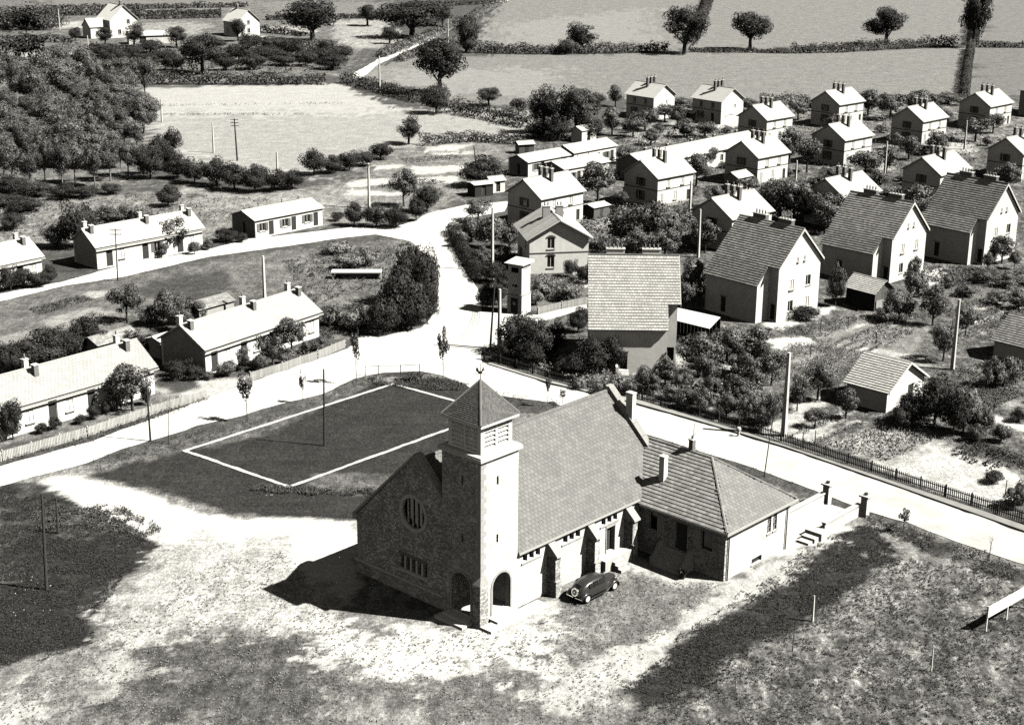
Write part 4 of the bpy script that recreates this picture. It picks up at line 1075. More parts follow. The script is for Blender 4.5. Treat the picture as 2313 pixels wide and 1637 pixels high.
# --- hut by the upper lane and the barracks
BAR = [(-35.25, 227.02, 45.9, 12.5, 5.7, 2.7, 3.65, 'white hut with a flat-pitched roof and shuttered windows beside the upper lane', 3),
       (4.83, 274.04, 45.0, 11.4, 4.9, 2.6, 3.5, 'low pale barrack with a shaded gable, nearest the hedge of the pasture', 2),
       (13.02, 281.87, 45.5, 11.5, 5.1, 2.9, 3.9, 'low pale barrack behind two others', 3), (10.64, 266.44, 43.5, 11.1, 5.8, 2.9, 3.8, 'low pale barrack in front of two others', 2)]
for x, y, az, L, W, he, hr, lab, nw in BAR:
    root = thing('barrack', lab, 'hut', (x, y, 0), rad(az), 'low barracks and huts')
    fr = [(L*(k+.5)/nw-.8, .9, 1.0, 1.2, 's') for k in range(nw)] + [(L*(k+.5)/nw+.8, .1, .9, 2.1, 'd') for k in range(nw)]
    wall_set(root, L, W, he, hr, {'front': fr, 'left': [(W*.5, .1, .9, 2.0, 'd')]}, {'all': 'plaster', 'left': 'plaster_shaded'})  # left gable coloured darker as its shaded side
    gable_roof(root, L, W, he, hr, .3, 'roof_pale', th=.08)
    for t in (-.25, .1, .35): MB().tube((t*L, .5, hr-.4), (t*L, .5, hr+.6), .07, n=6).build('stove_pipe', 'metal_dark', root)
a, c_ = gp(1425, 352, 4.2), gp(1688, 300, 4.2)
mid_ = (a+c_)/2; dL = (c_-a)
root = thing('barrack', 'very long pale barrack roof behind the cottages', 'hut', (mid_.x, mid_.y, 0), math.atan2(dL.y, dL.x), 'low barracks and huts')
L, W, he, hr = dL.length, 6.6, 3.0, 4.4
wall_set(root, L, W, he, hr, {'front': [(L*(k+.5)/7, .9, .9, 1.2, 'w') for k in range(7)]}, {'all': 'plaster', 'left': 'plaster_shaded'})  # shade of the left gable is in its plaster tone
gable_roof(root, L, W, he, hr, .35, 'roof_pale')
for t in (-.38, -.2, 0, .2, .4): chimney(root, t*L, .2, hr-.6, hr+.6, .4, .4, pots=1)
# --- house cut by the picture's right edge behind the cottages, far farmhouses
def solve_house(r0, r1, hr):
    a_, b_ = gp(*r0, hr), gp(*r1, hr); m_ = (a_+b_)/2; d = b_-a_
    return m_.x, m_.y, math.atan2(d.y, d.x), d.length
root = thing('house', 'house with a broad grey hipped-looking roof beyond the last cottage', 'house', (118.5, 344.0, 0), rad(-45))
wall_set(root, 10, 9, 5.6, 8.6, {'front': [(3, 1, 1, 1.5, 'w'), (7, 1, 1, 1.5, 'w'), (3, 3.6, 1, 1.3, 'w'), (7, 3.6, 1, 1.3, 'w')]}, 'plaster_grey')
gable_roof(root, 10, 9, 5.6, 8.6, .5, 'tile_mid'); chimney(root, 1, 0, 8, 10, .8, .6, pots=2)
b_ = gp(262, 84)
root = thing('farmhouse', 'white farmhouse with a high gable among the far trees', 'house', (b_.x, b_.y+3, 0), rad(-52), 'far farmhouses')
wall_set(root, 9, 9, 5.5, 9.6, {'right': [(3, 1, 1, 1.4, 'w'), (6, 4, 1, 1.3, 'w')], 'front': [(2.5, 1, 1, 1.4, 'w'), (6.5, .2, 1, 2, 'd')]}, 'plaster')
gable_roof(root, 9, 9, 5.5, 9.6, .4, 'roof_pale'); chimney(root, 3, 0, 9, 10.9, .8, .6)
b2_ = gp(225, 84)
root2 = thing('farm_wing', 'lower white wing in front of the high-gabled farmhouse', 'house', (b2_.x, b2_.y, 0), rad(38))
wall_set(root2, 8, 6, 3.4, 5.6, {'front': [(2, .9, .9, 1.2, 'w'), (5, .1, 1.2, 2.1, 'd')]}, 'plaster')
gable_roof(root2, 8, 6, 3.4, 5.6, .3, 'roof_pale')
b_ = gp(543, 82)
root = thing('farmhouse', 'white farmhouse with a round tree before its front', 'house', (b_.x, b_.y+3, 0), rad(-48), 'far farmhouses')
wall_set(root, 8, 8, 4.6, 8.0, {'right': [(4, 1, 1, 1.4, 'w'), (4, 3.6, .9, 1.2, 'w')], 'front': [(2.5, 1, 1, 1.4, 'w')]}, 'plaster')
gable_roof(root, 8, 8, 4.6, 8.0, .4, 'roof_pale'); chimney(root, -2, 0, 7.5, 9.2, .7, .6)
b_ = gp(344, 97)
root = thing('farm_shed', 'low pale farm shed roof between the far farmhouses', 'shed', (b_.x, b_.y, 0), rad(20))
wall_set(root, 14, 5, 2.4, 3.4, {'front': [(4, .1, 2, 2, 'd')]}, 'plaster'); gable_roof(root, 14, 5, 2.4, 3.4, .3, 'roof_pale')

# --- sheds of the gardens
def shed(name, lab, x, y, az, L, W, he, hr, wm, tiles, tmt, opens=None, planks=False, roofmt='underlay'):
    root = thing(name, lab, 'shed', (x, y, 0), rad(az))
    wall_set(root, L, W, he, hr, opens or {'right': [(W*.5, .1, .9, 1.9, 'd')]}, wm, .14)
    gable_roof(root, L, W, he, hr, .35, roofmt, th=.07, tiles=tiles, tile_mt=tmt)
    return root
s1 = shed('garden_shed', 'pale garden shed with dotted tile roof standing among vegetable beds', 38.71, 151.96, -43.8, 4.7, 7.3, 2.3, 4.5, 'white_paint', (.34, .33, .1), 'tile_light', {'right': [(4.6, .1, 1.1, 1.9, 'd')]})
for k in (-1, 1):
    MB().frame(Vector((2.72, 0, 4.55)), Vector((0, k*4.0, -2.41)).normalized(), X, ZZ, 0, 4.6, .0, .06, -.12, .1).build('verge_board', 'white_paint', s1)
for k in range(5): MB().tube((3.6+.05*k, -1.2+.5*k, 0), (3.6, -1.2+.5*k, 1.6), .025, n=5).build('trellis_post', 'wood_grey', s1)
MB().tube((3.6, -1.4, 1.2), (3.6, 1.0, 1.2), .025, n=5).build('trellis_rail', 'wood_grey', s1)
s2 = shed('garden_shed', 'garden shed with a broad tile roof beside a tall pale pole', 58.6, 166.2, -47.0, 6.2, 6.4, 2.3, 4.5, 'white_paint', (.34, .33, .1), 'tile_mid')
s3 = shed('timber_shed', 'dark timber shed with tile roof before the tall house', 44.7, 187.7, -50.0, 4.4, 3.4, 2.4, 3.6, 'wood_dark', (.3, .28, .05), 'tile_light')
for k in range(11):
    yy = -1.68 + k*.31; hz = 2.4 + (1.7-abs(yy+.12))/1.7*1.1
    MB().box(2.205, 2.24, yy, yy+.27, -.05, hz).build('plank', 'wood_grey', s3)
bb = MB().box(2.3, 2.36, -1.5, .5, .2, 1.3).build('leaning_panel', 'plaster_grey', s3)
# lean-to with a white sheet roof behind the tall house facing the church
q = [gp(*p, h) for p, h in ((z8, h) for z8, h in (((1531, 695), 2.9), ((1627, 716), 2.9), ((1602, 742), 2.2), ((1528, 724), 2.2)))]
root = thing('lean_to', 'open lean-to shed with a white sheet roof between the tall houses', 'shed', (q[3].x, q[3].y, 0))
r = MB(); slab_poly(r, [p - Vector((q[3].x, q[3].y, 0)) for p in q], .08); r.build('roof', 'white_paint', root)
for p in q: MB().tube((p.x-q[3].x, p.y-q[3].y, -.1), (p.x-q[3].x, p.y-q[3].y, p.z-.06), .07, n=6).build('post', 'wood_dark', root)
d = (q[1]-q[0]); bk = MB()
for k in range(12):
    a_ = q[0]+d*(k/12)-Vector((q[3].x, q[3].y, 0)); c2_ = q[0]+d*((k+.93)/12)-Vector((q[3].x, q[3].y, 0)); t_ = Vector((-d.y, d.x, 0)).normalized()*.04
    MB().quadbox([(a_.x,a_.y,-.1),(c2_.x,c2_.y,-.1),(c2_.x+t_.x,c2_.y+t_.y,-.1),(a_.x+t_.x,a_.y+t_.y,-.1),(a_.x,a_.y,2.7),(c2_.x,c2_.y,2.7),(c2_.x+t_.x,c2_.y+t_.y,2.7),(a_.x+t_.x,a_.y+t_.y,2.7)]).build('plank', 'wood_dark', root)
# small sheds between the cottages
def hut(lab, px, py, az, L, W, he, hr, wm='wood_grey', rm='roof_pale', cat='shed'):
    p = gp(px, py); root = thing('small_shed', lab, cat, (p.x, p.y, 0), rad(az))
    wall_set(root, L, W, he, hr, {'front': [(L*.5, .1, .8, 1.8, 'd')]}, wm, .1); gable_roof(root, L, W, he, hr, .25, rm, th=.06)
hut('small pale-roofed shed standing before the cottage at the long barrack', 1666, 425, 43, 3.6, 3.0, 2.2, 2.9, 'plaster_grey')
hut('small flat shed with pale roof behind the cottage with the sunlit gable', 1345, 490, 43, 3.4, 2.6, 1.9, 2.2)
hut('small pale-roofed hut under the trees beside the second cottage', 1425, 450, 60, 2.0, 2.0, 2.0, 2.6)
hut('open-sided dark shack beside the lane end', 1085, 440, 30, 3.4, 2.6, 2.0, 2.2, 'wood_dark')
hut('little white-roofed shack beside the dark shack', 1118, 432, 30, 2.6, 2.2, 2.0, 2.5, 'plaster')
hut('tiny shed at the end of the allotments', 1185, 345, 20, 3.0, 2.2, 1.8, 2.2)
hut('small white shed beside the barrack nearest the hedge', 1318, 318, 43, 4.0, 3.0, 2.4, 3.0, 'plaster')
hut('low white outbuilding at the pasture-edge cottages', 1625, 275, -45, 5.0, 2.6, 1.6, 1.9, 'plaster')
hut('low shed with pale roof by the cottage gardens near the pasture', 1560, 270, -45, 3.0, 2.4, 1.6, 1.9)
hut('small outhouse behind the long row house with roses', 368, 800, 55, 2.4, 2.0, 2.0, 2.3, 'plaster_grey')
# slatted roofs peeping out behind the row houses
for (px, py, lab) in ((472, 715, 'low tile-roofed coop behind the row house with roses'), (250, 795, 'low tile-roofed coop behind the row house at the pale fence')):
    p = gp(px, py); root = thing('coop', lab, 'shed', (p.x, p.y, 0), rad(52))
    wall_set(root, 5.5, 3.0, 1.7, 2.3, {}, 'plaster_grey', .12); gable_roof(root, 5.5, 3.0, 1.7, 2.3, .2, 'underlay', th=.06, tiles=(.4, .34, .06), tile_mt='tile_mid')
# low white slab shelter in the triangle meadow
p = gp(806, 628); root = thing('slab_shelter', 'low white slab-roofed trough shelter in the meadow by the big bushes', 'shed', (p.x, p.y, 0), rad(2))
MB().box(-3.3, 3.3, -.75, .75, .85, 1.0).build('slab', 'white_paint', root)
for xx in (-3.1, 3.1):
    MB().box(xx-.12, xx+.12, -.65, .65, -.1, .85).build('end_wall', 'plaster_grey', root)
MB().box(-2.9, 2.9, .4, .55, -.1, .85).build('back_wall', 'plaster_grey', root)
# transformer tower
p = gp(1172, 704); root = thing('transformer_tower', 'slim white transformer tower with a flat cap beside the junction', 'tower', (p.x, p.y, 0), rad(-32))
hh = 6.2
MB().box(-1.05, 1.05, -1.05, 1.05, -.1, 2.4).build('base', 'plaster', root)
MB().box(-.98, .98, -.98, .98, 2.4, hh).build('shaft', 'plaster', root)
MB().box(-1.1, 1.1, -1.1, 1.1, 2.32, 2.45).build('band', 'plaster_grey', root)
MB().quadbox([(-1.35,-1.35,hh),(1.35,-1.35,hh),(1.35,1.35,hh),(-1.35,1.35,hh),(-1.35,-1.35,hh+.1),(1.35,-1.35,hh+.1),(1.35,1.35,hh+.35),(-1.35,1.35,hh+.35)]).build('roof', 'concrete', root)
dw = MB().box(-.5, .5, -1.1, -1.06, .1, 2.0).build('door', 'door_wood', root)
MB().box(-.18, .18, -1.125, -1.105, 1.1, 1.5).build('notice', 'white_paint', dw)
MB().box(-.35, .35, -1.02, -.985, 3.4, 3.7).build('vent', 'void', root)
MB().box(-.5, .5, -1.02, -.985, 5.2, 5.8).build('cable_opening', 'void', root)
for k in range(3): MB().tube((.98, -.5+.5*k, 5.7), (1.3, -.5+.5*k, 5.75), .05, n=6).build('insulator', 'white_paint', root)

# ------------------------------------------------------------------ vegetation
def leaf_quads(C, N, size, rng):
    """quads centred at C, roughly facing N"""
    k = len(C)
    N = N + rng.normal(0, .36, (k, 3)); N /= np.linalg.norm(N, axis=1)[:, None]
    A = np.cross(N, rng.normal(0, 1, (k, 3))); A /= np.linalg.norm(A, axis=1)[:, None] + 1e-9
    B = np.cross(N, A)
    s = (size*rng.uniform(.55, 1.25, k))[:, None]; w_ = s*rng.uniform(.55, .9, k)[:, None]
    V = np.stack([C-A*s*.5, C-B*w_*.5, C+A*s*.55, C+B*w_*.5], 1).reshape(-1, 3)
    F = np.arange(4*k).reshape(k, 4)
    return V, F

def crown_mesh(name, A, z0, lobes, per, leaf, mt, rng, shape='round', spread=1.0):
    C_, N_ = [], []
    zc, hz = (z0+A)/2, (A-z0)/2
    for i in range(lobes):
        while True:
            p = rng.uniform(-1, 1, 3)
            if np.linalg.norm(p) < 1: break
        p = p/np.linalg.norm(p)*np.linalg.norm(p)**.35 * rng.uniform(.5, .92)
        lr = rng.uniform(.2, .46)*(1 if np.linalg.norm(p) < .78 else .72)
        if shape == 'cone': p[:2] *= (1-(p[2]+1)/2*.75)
        if shape == 'bush' and p[2] < -.3: p[2] *= .6
        k = int(per*(lr/.3)**2)
        d = rng.normal(0, 1, (k, 3)); d /= np.linalg.norm(d, axis=1)[:, None]
        rr = lr*rng.uniform(.72, 1.1, k)
        q = np.array([p[0], p[1], p[2]]) + d*rr[:, None]
        q = np.stack([q[:, 0]*spread, q[:, 1]*spread, zc + q[:, 2]*hz], 1)
        rd = q - np.array([0, 0, zc]); rd = rd/np.maximum(np.linalg.norm(rd, axis=1)[:, None], 1e-6)
        C_.append(q); N_.append(d*.8 + rd*.35)
    C_ = np.concatenate(C_); N_ = np.concatenate(N_)
    ok = C_[:, 2] > (.02 if z0 <= .05 else z0*.75); C_, N_ = C_[ok], N_[ok]
    V, F = leaf_quads(C_, N_, leaf, rng)
    SN = N_ + rng.normal(0, .22, N_.shape); SN /= np.linalg.norm(SN, axis=1)[:, None]
    return np_mesh(name, V, F, mt, np.repeat(SN, 4, 0))

def trunk_mesh(name, A, z0, rng, r=.07, limbs=5, mt='bark'):
    m_ = MB(); top = z0+(A-z0)*.45
    pts = [(0, 0, -.05), (rng.normal(0, .02), rng.normal(0, .02), top*.5), (rng.normal(0, .05), rng.normal(0, .05), top)]
    m_.path(pts, [r*1.25, r*.9, r*.55], 7)
    for k in range(limbs):
        t = 2*math.pi*k/limbs + rng.uniform(-.4, .4); zb = z0*.7 + (top-z0*.7)*rng.uniform(0, 1)
        e_ = (math.cos(t)*.5, math.sin(t)*.5, min(A*.92, zb+(A-z0)*rng.uniform(.2, .5)))
        m_.path([(0, 0, zb), (e_[0]*.45, e_[1]*.45, (zb+e_[2])/2), e_], [r*.5, r*.35, r*.15], 5)
    me = m_.mesh(name); me.materials.append(MATS[mt]); return me

PROTO = {}
def proto(key, A, z0, lobes, per, leaf, mt, nvar, shape='round', tr=.07, limbs=5, bark='bark', spread=1.0):
    out = []
    for i in range(nvar):
        rng = np.random.default_rng(abs(hash(key)) % 1000 if False else sum(map(ord, key))*7+i)
        out.append((A, crown_mesh('crown', A, z0, lobes, per, leaf, mt, rng, shape, spread), trunk_mesh('trunk', A, z0, rng, tr, limbs, bark)))
    PROTO[key] = out
proto('oak', 2.3, .45, 34, 170, .085, 'leaf_dark', 4, tr=.08)
proto('wood', 2.6, .7, 26, 210, .085, 'leaf', 4, tr=.05, bark='bark_pale')
proto('fruit', 1.9, .45, 24, 150, .095, 'leaf', 5, tr=.06)
proto('bush', 1.5, .0, 26, 150, .095, 'leaf', 4, 'bush', tr=.05)
proto('dark', 1.6, .0, 32, 170, .08, 'leaf_dark', 4, 'bush', tr=.05)
proto('pale', 1.5, .0, 24, 120, .11, 'leaf_pale', 3, 'bush', tr=.05)
proto('young', 5.2, 2.0, 16, 34, .26, 'leaf', 3, 'round', tr=.055, limbs=4)
_pc = [0]
def plant(kind, base, h, r, label, cat='tree', group=None, name=None):
    V_ = PROTO[kind]; _pc[0] += 1; A, cm, tm = V_[_pc[0] % len(V_)]
    nm = name or ('bush' if cat in ('bush', 'shrub') else 'tree')
    o = link(nm, None, None, None, label, cat, group, None, (base.x, base.y, -.03), random.uniform(0, 6.28))
    o.scale = (r, r*random.uniform(.9, 1.1), h/A)
    link('trunk', tm, None, o); link('crown', cm, None, o)
    return o
def plants(kind, rows, label, cat, group):
    """rows of (x, top, base, width) read from the survey photograph"""
    for x, top, bs, wd in rows:
        b_ = gp(x, bs); h = max(.6, height_at(b_, top)); r = wd*mpp(b_)/2
        off = Vector((b_.x, b_.y, 0))*(r*.35/max(1, b_.length))       # the seen foot is the near side of the crown
        plant(kind, b_ + off, h, r*1.08, label, cat, group)

# single field trees
for x, top, bs, wd, lab in ((1053,36,118,50,'round-headed tree over a dark thicket where the country road leaves the hedge'), (994,97,212,88,'big leaning oak at the corner of two pastures'), (1315,54,118,58,'round-headed tree in the far hedge, a small bush beside it'),
        (1545,21,122,72,'tallest tree of the far hedge, where a second hedge starts behind'), (1694,28,112,62,'egg-shaped tree at the far hedge'), (2001,24,102,70,'mushroom-shaped tree standing in the far hedge'),
        (923,265,326,50,'lone round tree at the lower edge of the bright pasture'), (1104,200,238,42,'small round tree at the hedge between the pastures'), (930,2,85,110,'broad dark tree by the far bend of the country road'), (707,8,95,95,'big dark tree near the far patchwork fields'),
        (2196,-30,108,52,'tall dark tree where three hedges meet')):
    b_ = gp(x, bs); plant('oak', b_, height_at(b_, top)*1.08, wd*mpp(b_)/2*1.4, lab, 'tree', 'field trees')
plants('dark', [(985,190,258,75),(1053,75,120,36)], 'dense thicket at the foot of a field tree', 'bush', 'thickets under field trees')
plants('dark', [(1275,88,124,40)], 'small bush beside a round-headed tree in the far hedge', 'bush', None)
plants('oak', [(1228,190,302,78),(1300,195,315,98)], 'tall dark tree of the pair behind the barracks', 'tree', 'pair of trees behind the barracks')
plants('fruit', [(1390,192,242,42),(1348,208,250,40),(1170,218,262,40)], 'middling tree beside the dark pair behind the barracks', 'tree', 'trees near the dark pair')
plants('dark', [(1260,262,318,70),(1215,270,312,60),(1330,262,318,60)], 'dark undergrowth under the tree pair', 'bush', 'undergrowth under the tree pair')
plants('oak', [(735,88,130,42),(458,78,168,88),(538,40,94,40),(238,62,104,34),(303,50,106,48),(399,60,108,48),(170,60,94,30),(830,12,60,50),(1000,5,60,50),(880,60,100,40)], 'dark round tree near the far farmhouses', 'tree', 'trees around the far farmhouses')
plants('dark', [(x,y-34+random.randint(-8,6),y,random.randint(50,80)) for x, y in ((180,150),(230,130),(260,150),(300,140),(330,155),(370,140),(390,160),(430,135),(510,160),(540,140),(570,158),(600,135),(640,150),(660,128),(690,150),(720,140),(750,158),(770,135),(620,118),(340,120),(480,112),(560,112))], 'leafy bush of the thicket above the bright pasture', 'bush', 'thicket above the bright pasture')
# wood at the left
wood = []
for gx_ in range(-40, 345, 36):
    for gy_ in range(205, 400, 29):
        x = gx_+random.uniform(-18, 18); y = gy_+random.uniform(-14, 14)
        lim = 345 - max(0, 250-gy_)*.15 - max(0, gy_-330)*.6
        if x < lim: wood.append((x, y-random.uniform(58, 100), y, random.uniform(44, 88)))
wood += [(x, bs-t, bs, wd) for x, bs, t, wd in ((30,420,90,60),(70,428,100,55),(103,424,112,50),(142,428,105,48),(170,415,95,55),(215,422,100,50),(250,410,90,55),(290,400,80,55),(335,395,70,45),(10,400,90,70))]
plants('wood', wood, 'tree of the dense wood beside the bright pasture', 'tree', 'trees of the wood')
plants('dark', [(20,395,440,90),(80,410,445,80),(150,415,450,70),(10,440,470,80),(60,445,480,90),(200,420,448,60),(30,480,520,60),(250,415,440,50)], 'low bush along the edge of the wood', 'bush', 'bushes along the wood edge')
plants('dark', [(360,300,372,55),(392,288,345,45),(340,325,405,62),(385,330,385,50)], 'bush at the wood corner reaching into the pasture', 'bush', 'bushes at the wood corner')
plants('dark', [(400,350,405,62),(440,358,415,62),(490,356,422,62),(530,368,432,72),(575,370,436,64),(620,380,432,60),(660,384,428,52),(710,338,396,60),(750,350,392,52),(790,342,385,52),(820,342,376,50),(860,324,362,60)], 'dark bush of the row below the bright pasture', 'bush', 'bush row below the bright pasture')
plants('dark', [(380,418,468,56)], 'lone dark bush in the meadow behind the row houses', 'bush', None)
plants('dark', [(178,456,562,88)], 'big dark bush behind the row house on the upper lane', 'bush', None)
plants('bush', [(240,468,502,60),(285,465,500,60),(325,470,505,50),(130,505,560,60)], 'loose garden bush behind the row house on the upper lane', 'bush', 'bushes behind the upper row house')
plants('fruit', [(912,386,468,62)], 'small tree with a bare trunk at the allotments beside the lane', 'tree', None)
plants('dark', [(965,420,482,72),(800,455,512,44),(850,462,514,62),(895,465,516,52),(940,445,500,40)], 'bush between the allotments and the upper lane', 'bush', 'bushes at the allotments')
plants('dark', [(1085,350,424,98)], 'big dark bush at the end of the allotments behind a leaning pole', 'bush', None)
plants('fruit', [(1080,450,502,66)], 'spreading small tree at the lane end before the first cottage', 'tree', None)
# big bush group at the junction
plants('dark', [(930,550,690,92),(962,560,720,72),(905,600,745,112),(866,668,758,74),(965,640,735,56),(930,650,748,76)], 'big dark bush of the clump beside the road junction', 'bush', 'bush clump at the junction')
plants('pale', [(790,575,610,70),(830,560,600,60),(760,690,740,60),(800,700,750,60),(760,545,575,60)], 'rank pale weeds around the bush clump', 'shrub', 'pale weeds near the bush clump')
# left gardens
plants('fruit', [(398,494,572,78)], 'round dark tree before the upper row house', 'tree', None)
plants('bush', [(340,545,580,40),(365,550,582,40),(440,545,575,30),(290,565,590,30),(470,540,565,24)], 'low shrub along the front of the upper row house', 'shrub', 'shrubs before the upper row house')
plants('dark', [(55,608,652,62),(110,598,642,36),(25,600,658,44),(90,615,650,40)], 'shrub hiding the end house of the upper lane', 'bush', 'shrubs at the end house')
plants('dark', [(510,518,547,62),(545,525,548,30),(760,478,500,0.1+30)], 'low dark hedge bush beside the white hut', 'bush', 'bushes beside the white hut')
plants('fruit', [(288,638,732,78)], 'climbing bean tree in the garden behind the row house with roses', 'tree', None)
plants('bush', [(385,658,738,82),(440,674,732,52),(340,690,735,60),(410,690,750,60)], 'bush in the garden behind the row house with roses', 'bush', 'garden bushes behind the rose house')
plants('dark', [(197,714,802,72),(100,748,832,120),(55,768,842,82),(150,744,818,72),(20,775,850,60),(240,745,800,60),(300,745,795,50),(340,755,800,40)], 'dark bush behind the row house at the pale fence', 'bush', 'bushes behind the fence-side row house')
plants('fruit', [(300,828,932,98),(265,850,930,50)], 'spreading tree against the front of the row house at the pale fence', 'tree', 'tree before the fence-side row house')
plants('dark', [(125,942,972,32),(213,913,948,28),(95,955,980,30),(180,935,958,26),(240,905,935,22),(330,870,915,26)], 'small shrub before the row house at the pale fence', 'shrub', 'shrubs before the fence-side row house')
plants('dark', [(30,903,995,56)], 'dark shrub at the corner of the row house at the pale fence', 'bush', None)
plants('fruit', [(617,760,832,78),(660,722,806,74),(550,784,838,48)], 'rose-covered small tree before the row house', 'tree', 'trees before the rose house')
plants('bush', [(725,764,794,54),(590,800,840,40),(510,815,850,50),(470,840,858,30),(690,770,800,30),(640,800,825,40)], 'flowering shrub before the row house with roses', 'shrub', 'shrubs before the rose house')
plants('dark', [(410,814,857,74),(440,825,860,40)], 'dark shrub along the bare gable of the row house', 'bush', 'shrubs at the bare gable')
# gardens round the first cottages
plants('bush', [(1065,490,548,62),(1110,488,562,72),(1150,498,562,52),(1090,558,602,54),(1140,560,600,60),(1040,520,560,40)], 'bush in the garden between lane hedge and cottages', 'bush', 'bushes behind the lane hedge')
plants('dark', [(1112,590,640,60),(1100,640,700,50),(1125,640,690,40),(1140,610,660,50)], 'dark bush beside the transformer tower', 'bush', 'bushes beside the transformer tower')
plants('fruit', [(1350,368,465,86)], 'full round tree between the two front cottages', 'tree', None)
plants('fruit', [(1400,468,564,82),(1462,448,574,112),(1522,468,564,82),(1382,538,594,62),(1502,518,594,72),(1440,520,590,70),(1400,430,470,40)], 'fruit tree in the garden between the cottages and the tall house', 'tree', 'fruit trees behind the tall house')
plants('dark', [(1290,586,627,37),(1322,598,642,42)], 'small shrub at the foot of the sunlit cottage gable', 'shrub', 'shrubs at the sunlit gable')
plants('pale', [(1230,625,670,60),(1280,640,680,60),(1210,650,690,40),(1300,650,685,30)], 'pale leafy vegetables in the garden below the sunlit gable', 'shrub', 'vegetables below the sunlit gable')
plants('dark', [(1170,710,802,92),(1216,718,818,104),(1256,723,805,54),(1160,768,818,62),(1200,770,830,70)], 'big dark bush in the corner garden at the junction', 'bush', 'bushes of the corner garden')
plants('dark', [(1305,693,752,54)], 'dark bush left of the wall of the tall house facing the church', 'bush', None)
plants('dark', [(1332,764,852,92),(1382,754,842,62),(1300,798,852,72),(1270,810,850,50)], 'bush before the porch of the tall house facing the church', 'bush', 'bushes before the porch')
plants('bush', [(1462,824,882,54),(1502,808,872,64),(1475,850,890,40),(1540,840,885,50)], 'garden bush right of the porch of the tall house', 'bush', 'bushes right of the porch')
plants('pale', [(1395,845,885,40),(1360,862,890,40),(1310,850,880,40),(1520,872,905,50),(1560,880,915,50),(1420,860,890,30)], 'pale flowering plant inside the dark picket fence', 'shrub', 'flowering plants inside the dark fence')
# orchards and gardens round the tall houses
plants('fruit', [(1577,758,858,112),(1640,744,834,92),(1706,738,834,92),(1742,788,874,62),(1600,800,880,70),(1680,800,880,70)], 'orchard tree between the lean-to and the tall pole', 'tree', 'orchard trees beside the lean-to')
plants('bush', [(1545,875,925,50),(1590,880,935,60),(1640,890,945,60),(1690,890,955,60),(1735,880,960,60),(1660,850,900,60),(1720,920,975,40),(1610,850,905,50)], 'tall leafy garden plant behind the dark fence near the tall pole', 'bush', 'plants behind the dark fence')
plants('fruit', [(1760,398,502,92),(1812,418,512,82),(1740,428,502,52),(1862,453,532,72),(1690,400,440,50),(1720,440,500,50)], 'tree in the dark orchard behind the tall houses', 'tree', 'trees behind the tall houses')
plants('fruit', [(1592,498,574,72),(1562,588,682,72),(1547,638,702,52),(1580,640,690,40),(1620,480,540,50)], 'dark tree in the gap between two tall houses', 'tree', 'trees in the gap between tall houses')
plants('fruit', [(2072,438,502,72),(2072,418,502,82),(1982,383,432,52),(1862,428,522,92),(2030,440,500,50),(1930,470,520,40)], 'tree filling the gap behind the second tall house', 'tree', 'trees behind the second tall house')
plants('dark', [(1820,693,724,58)], 'clipped dark bush at the foot of a white gable', 'shrub', None)
plants('fruit', [(2067,578,628,28)], 'little standard tree against a white gable', 'tree', None)
plants('bush', [(2060,613,684,68),(2030,648,724,72),(1886,598,692,42),(2000,690,730,50)], 'garden bush around the timber shed', 'bush', 'bushes round the timber shed')
plants('fruit', [(2106,643,738,64),(2130,733,818,64),(2180,690,760,50)], 'small fruit tree beside the tall lamp pole', 'tree', 'fruit trees by the lamp pole')
plants('fruit', [(2262,533,598,54),(2290,568,608,28),(2230,570,612,24)], 'small tree before the gable of the farthest tall house', 'tree', 'trees before the farthest tall house')
plants('bush', [(2220,610,640,50),(2270,620,650,50),(2140,620,650,40),(2180,640,670,50),(2250,660,690,50),(2300,660,700,50),(2200,700,730,40),(2290,700,720,40)], 'low bush in the gardens before the farthest tall house', 'bush', 'bushes before the farthest tall house')
plants('fruit', [(1846,823,908,74),(1910,878,948,64),(1840,923,968,52),(1978,853,914,44),(1800,850,930,50)], 'fruit tree beside the pale garden shed', 'tree', 'fruit trees beside the pale garden shed')
plants('dark', [(2110,853,964,112),(2060,888,964,72),(2152,878,988,64),(2030,920,970,50)], 'dark bush at the gable of the pale garden shed', 'bush', 'dark bushes at the pale garden shed')
plants('bush', [(2175,888,980,64),(2215,920,985,50),(2266,798,874,64),(2240,810,884,54),(2300,922,954,44),(2290,1098,1148,54),(2310,1080,1140,40),(2205,960,1000,50),(2260,960,1000,50)], 'leafy garden plant near the pale path at the sheds', 'bush', 'garden plants near the sheds')
plants('dark', [(2241,1063,1092,42)], 'round dark shrub on the bare plot inside the fence', 'shrub', None)
plants('bush', [(2360,700,760,70),(2420,760,830,80),(2500,820,900,90),(2380,860,920,60),(2450,920,990,80),(2560,940,1010,90),(2400,1020,1080,60),(2520,1060,1130,80),(2640,1080,1160,90),(2620,860,930,80),(2360,600,650,60),(2450,640,700,70)], 'bush of the gardens beyond the broad-roofed shed', 'bush', 'bushes of the gardens beyond the sheds')
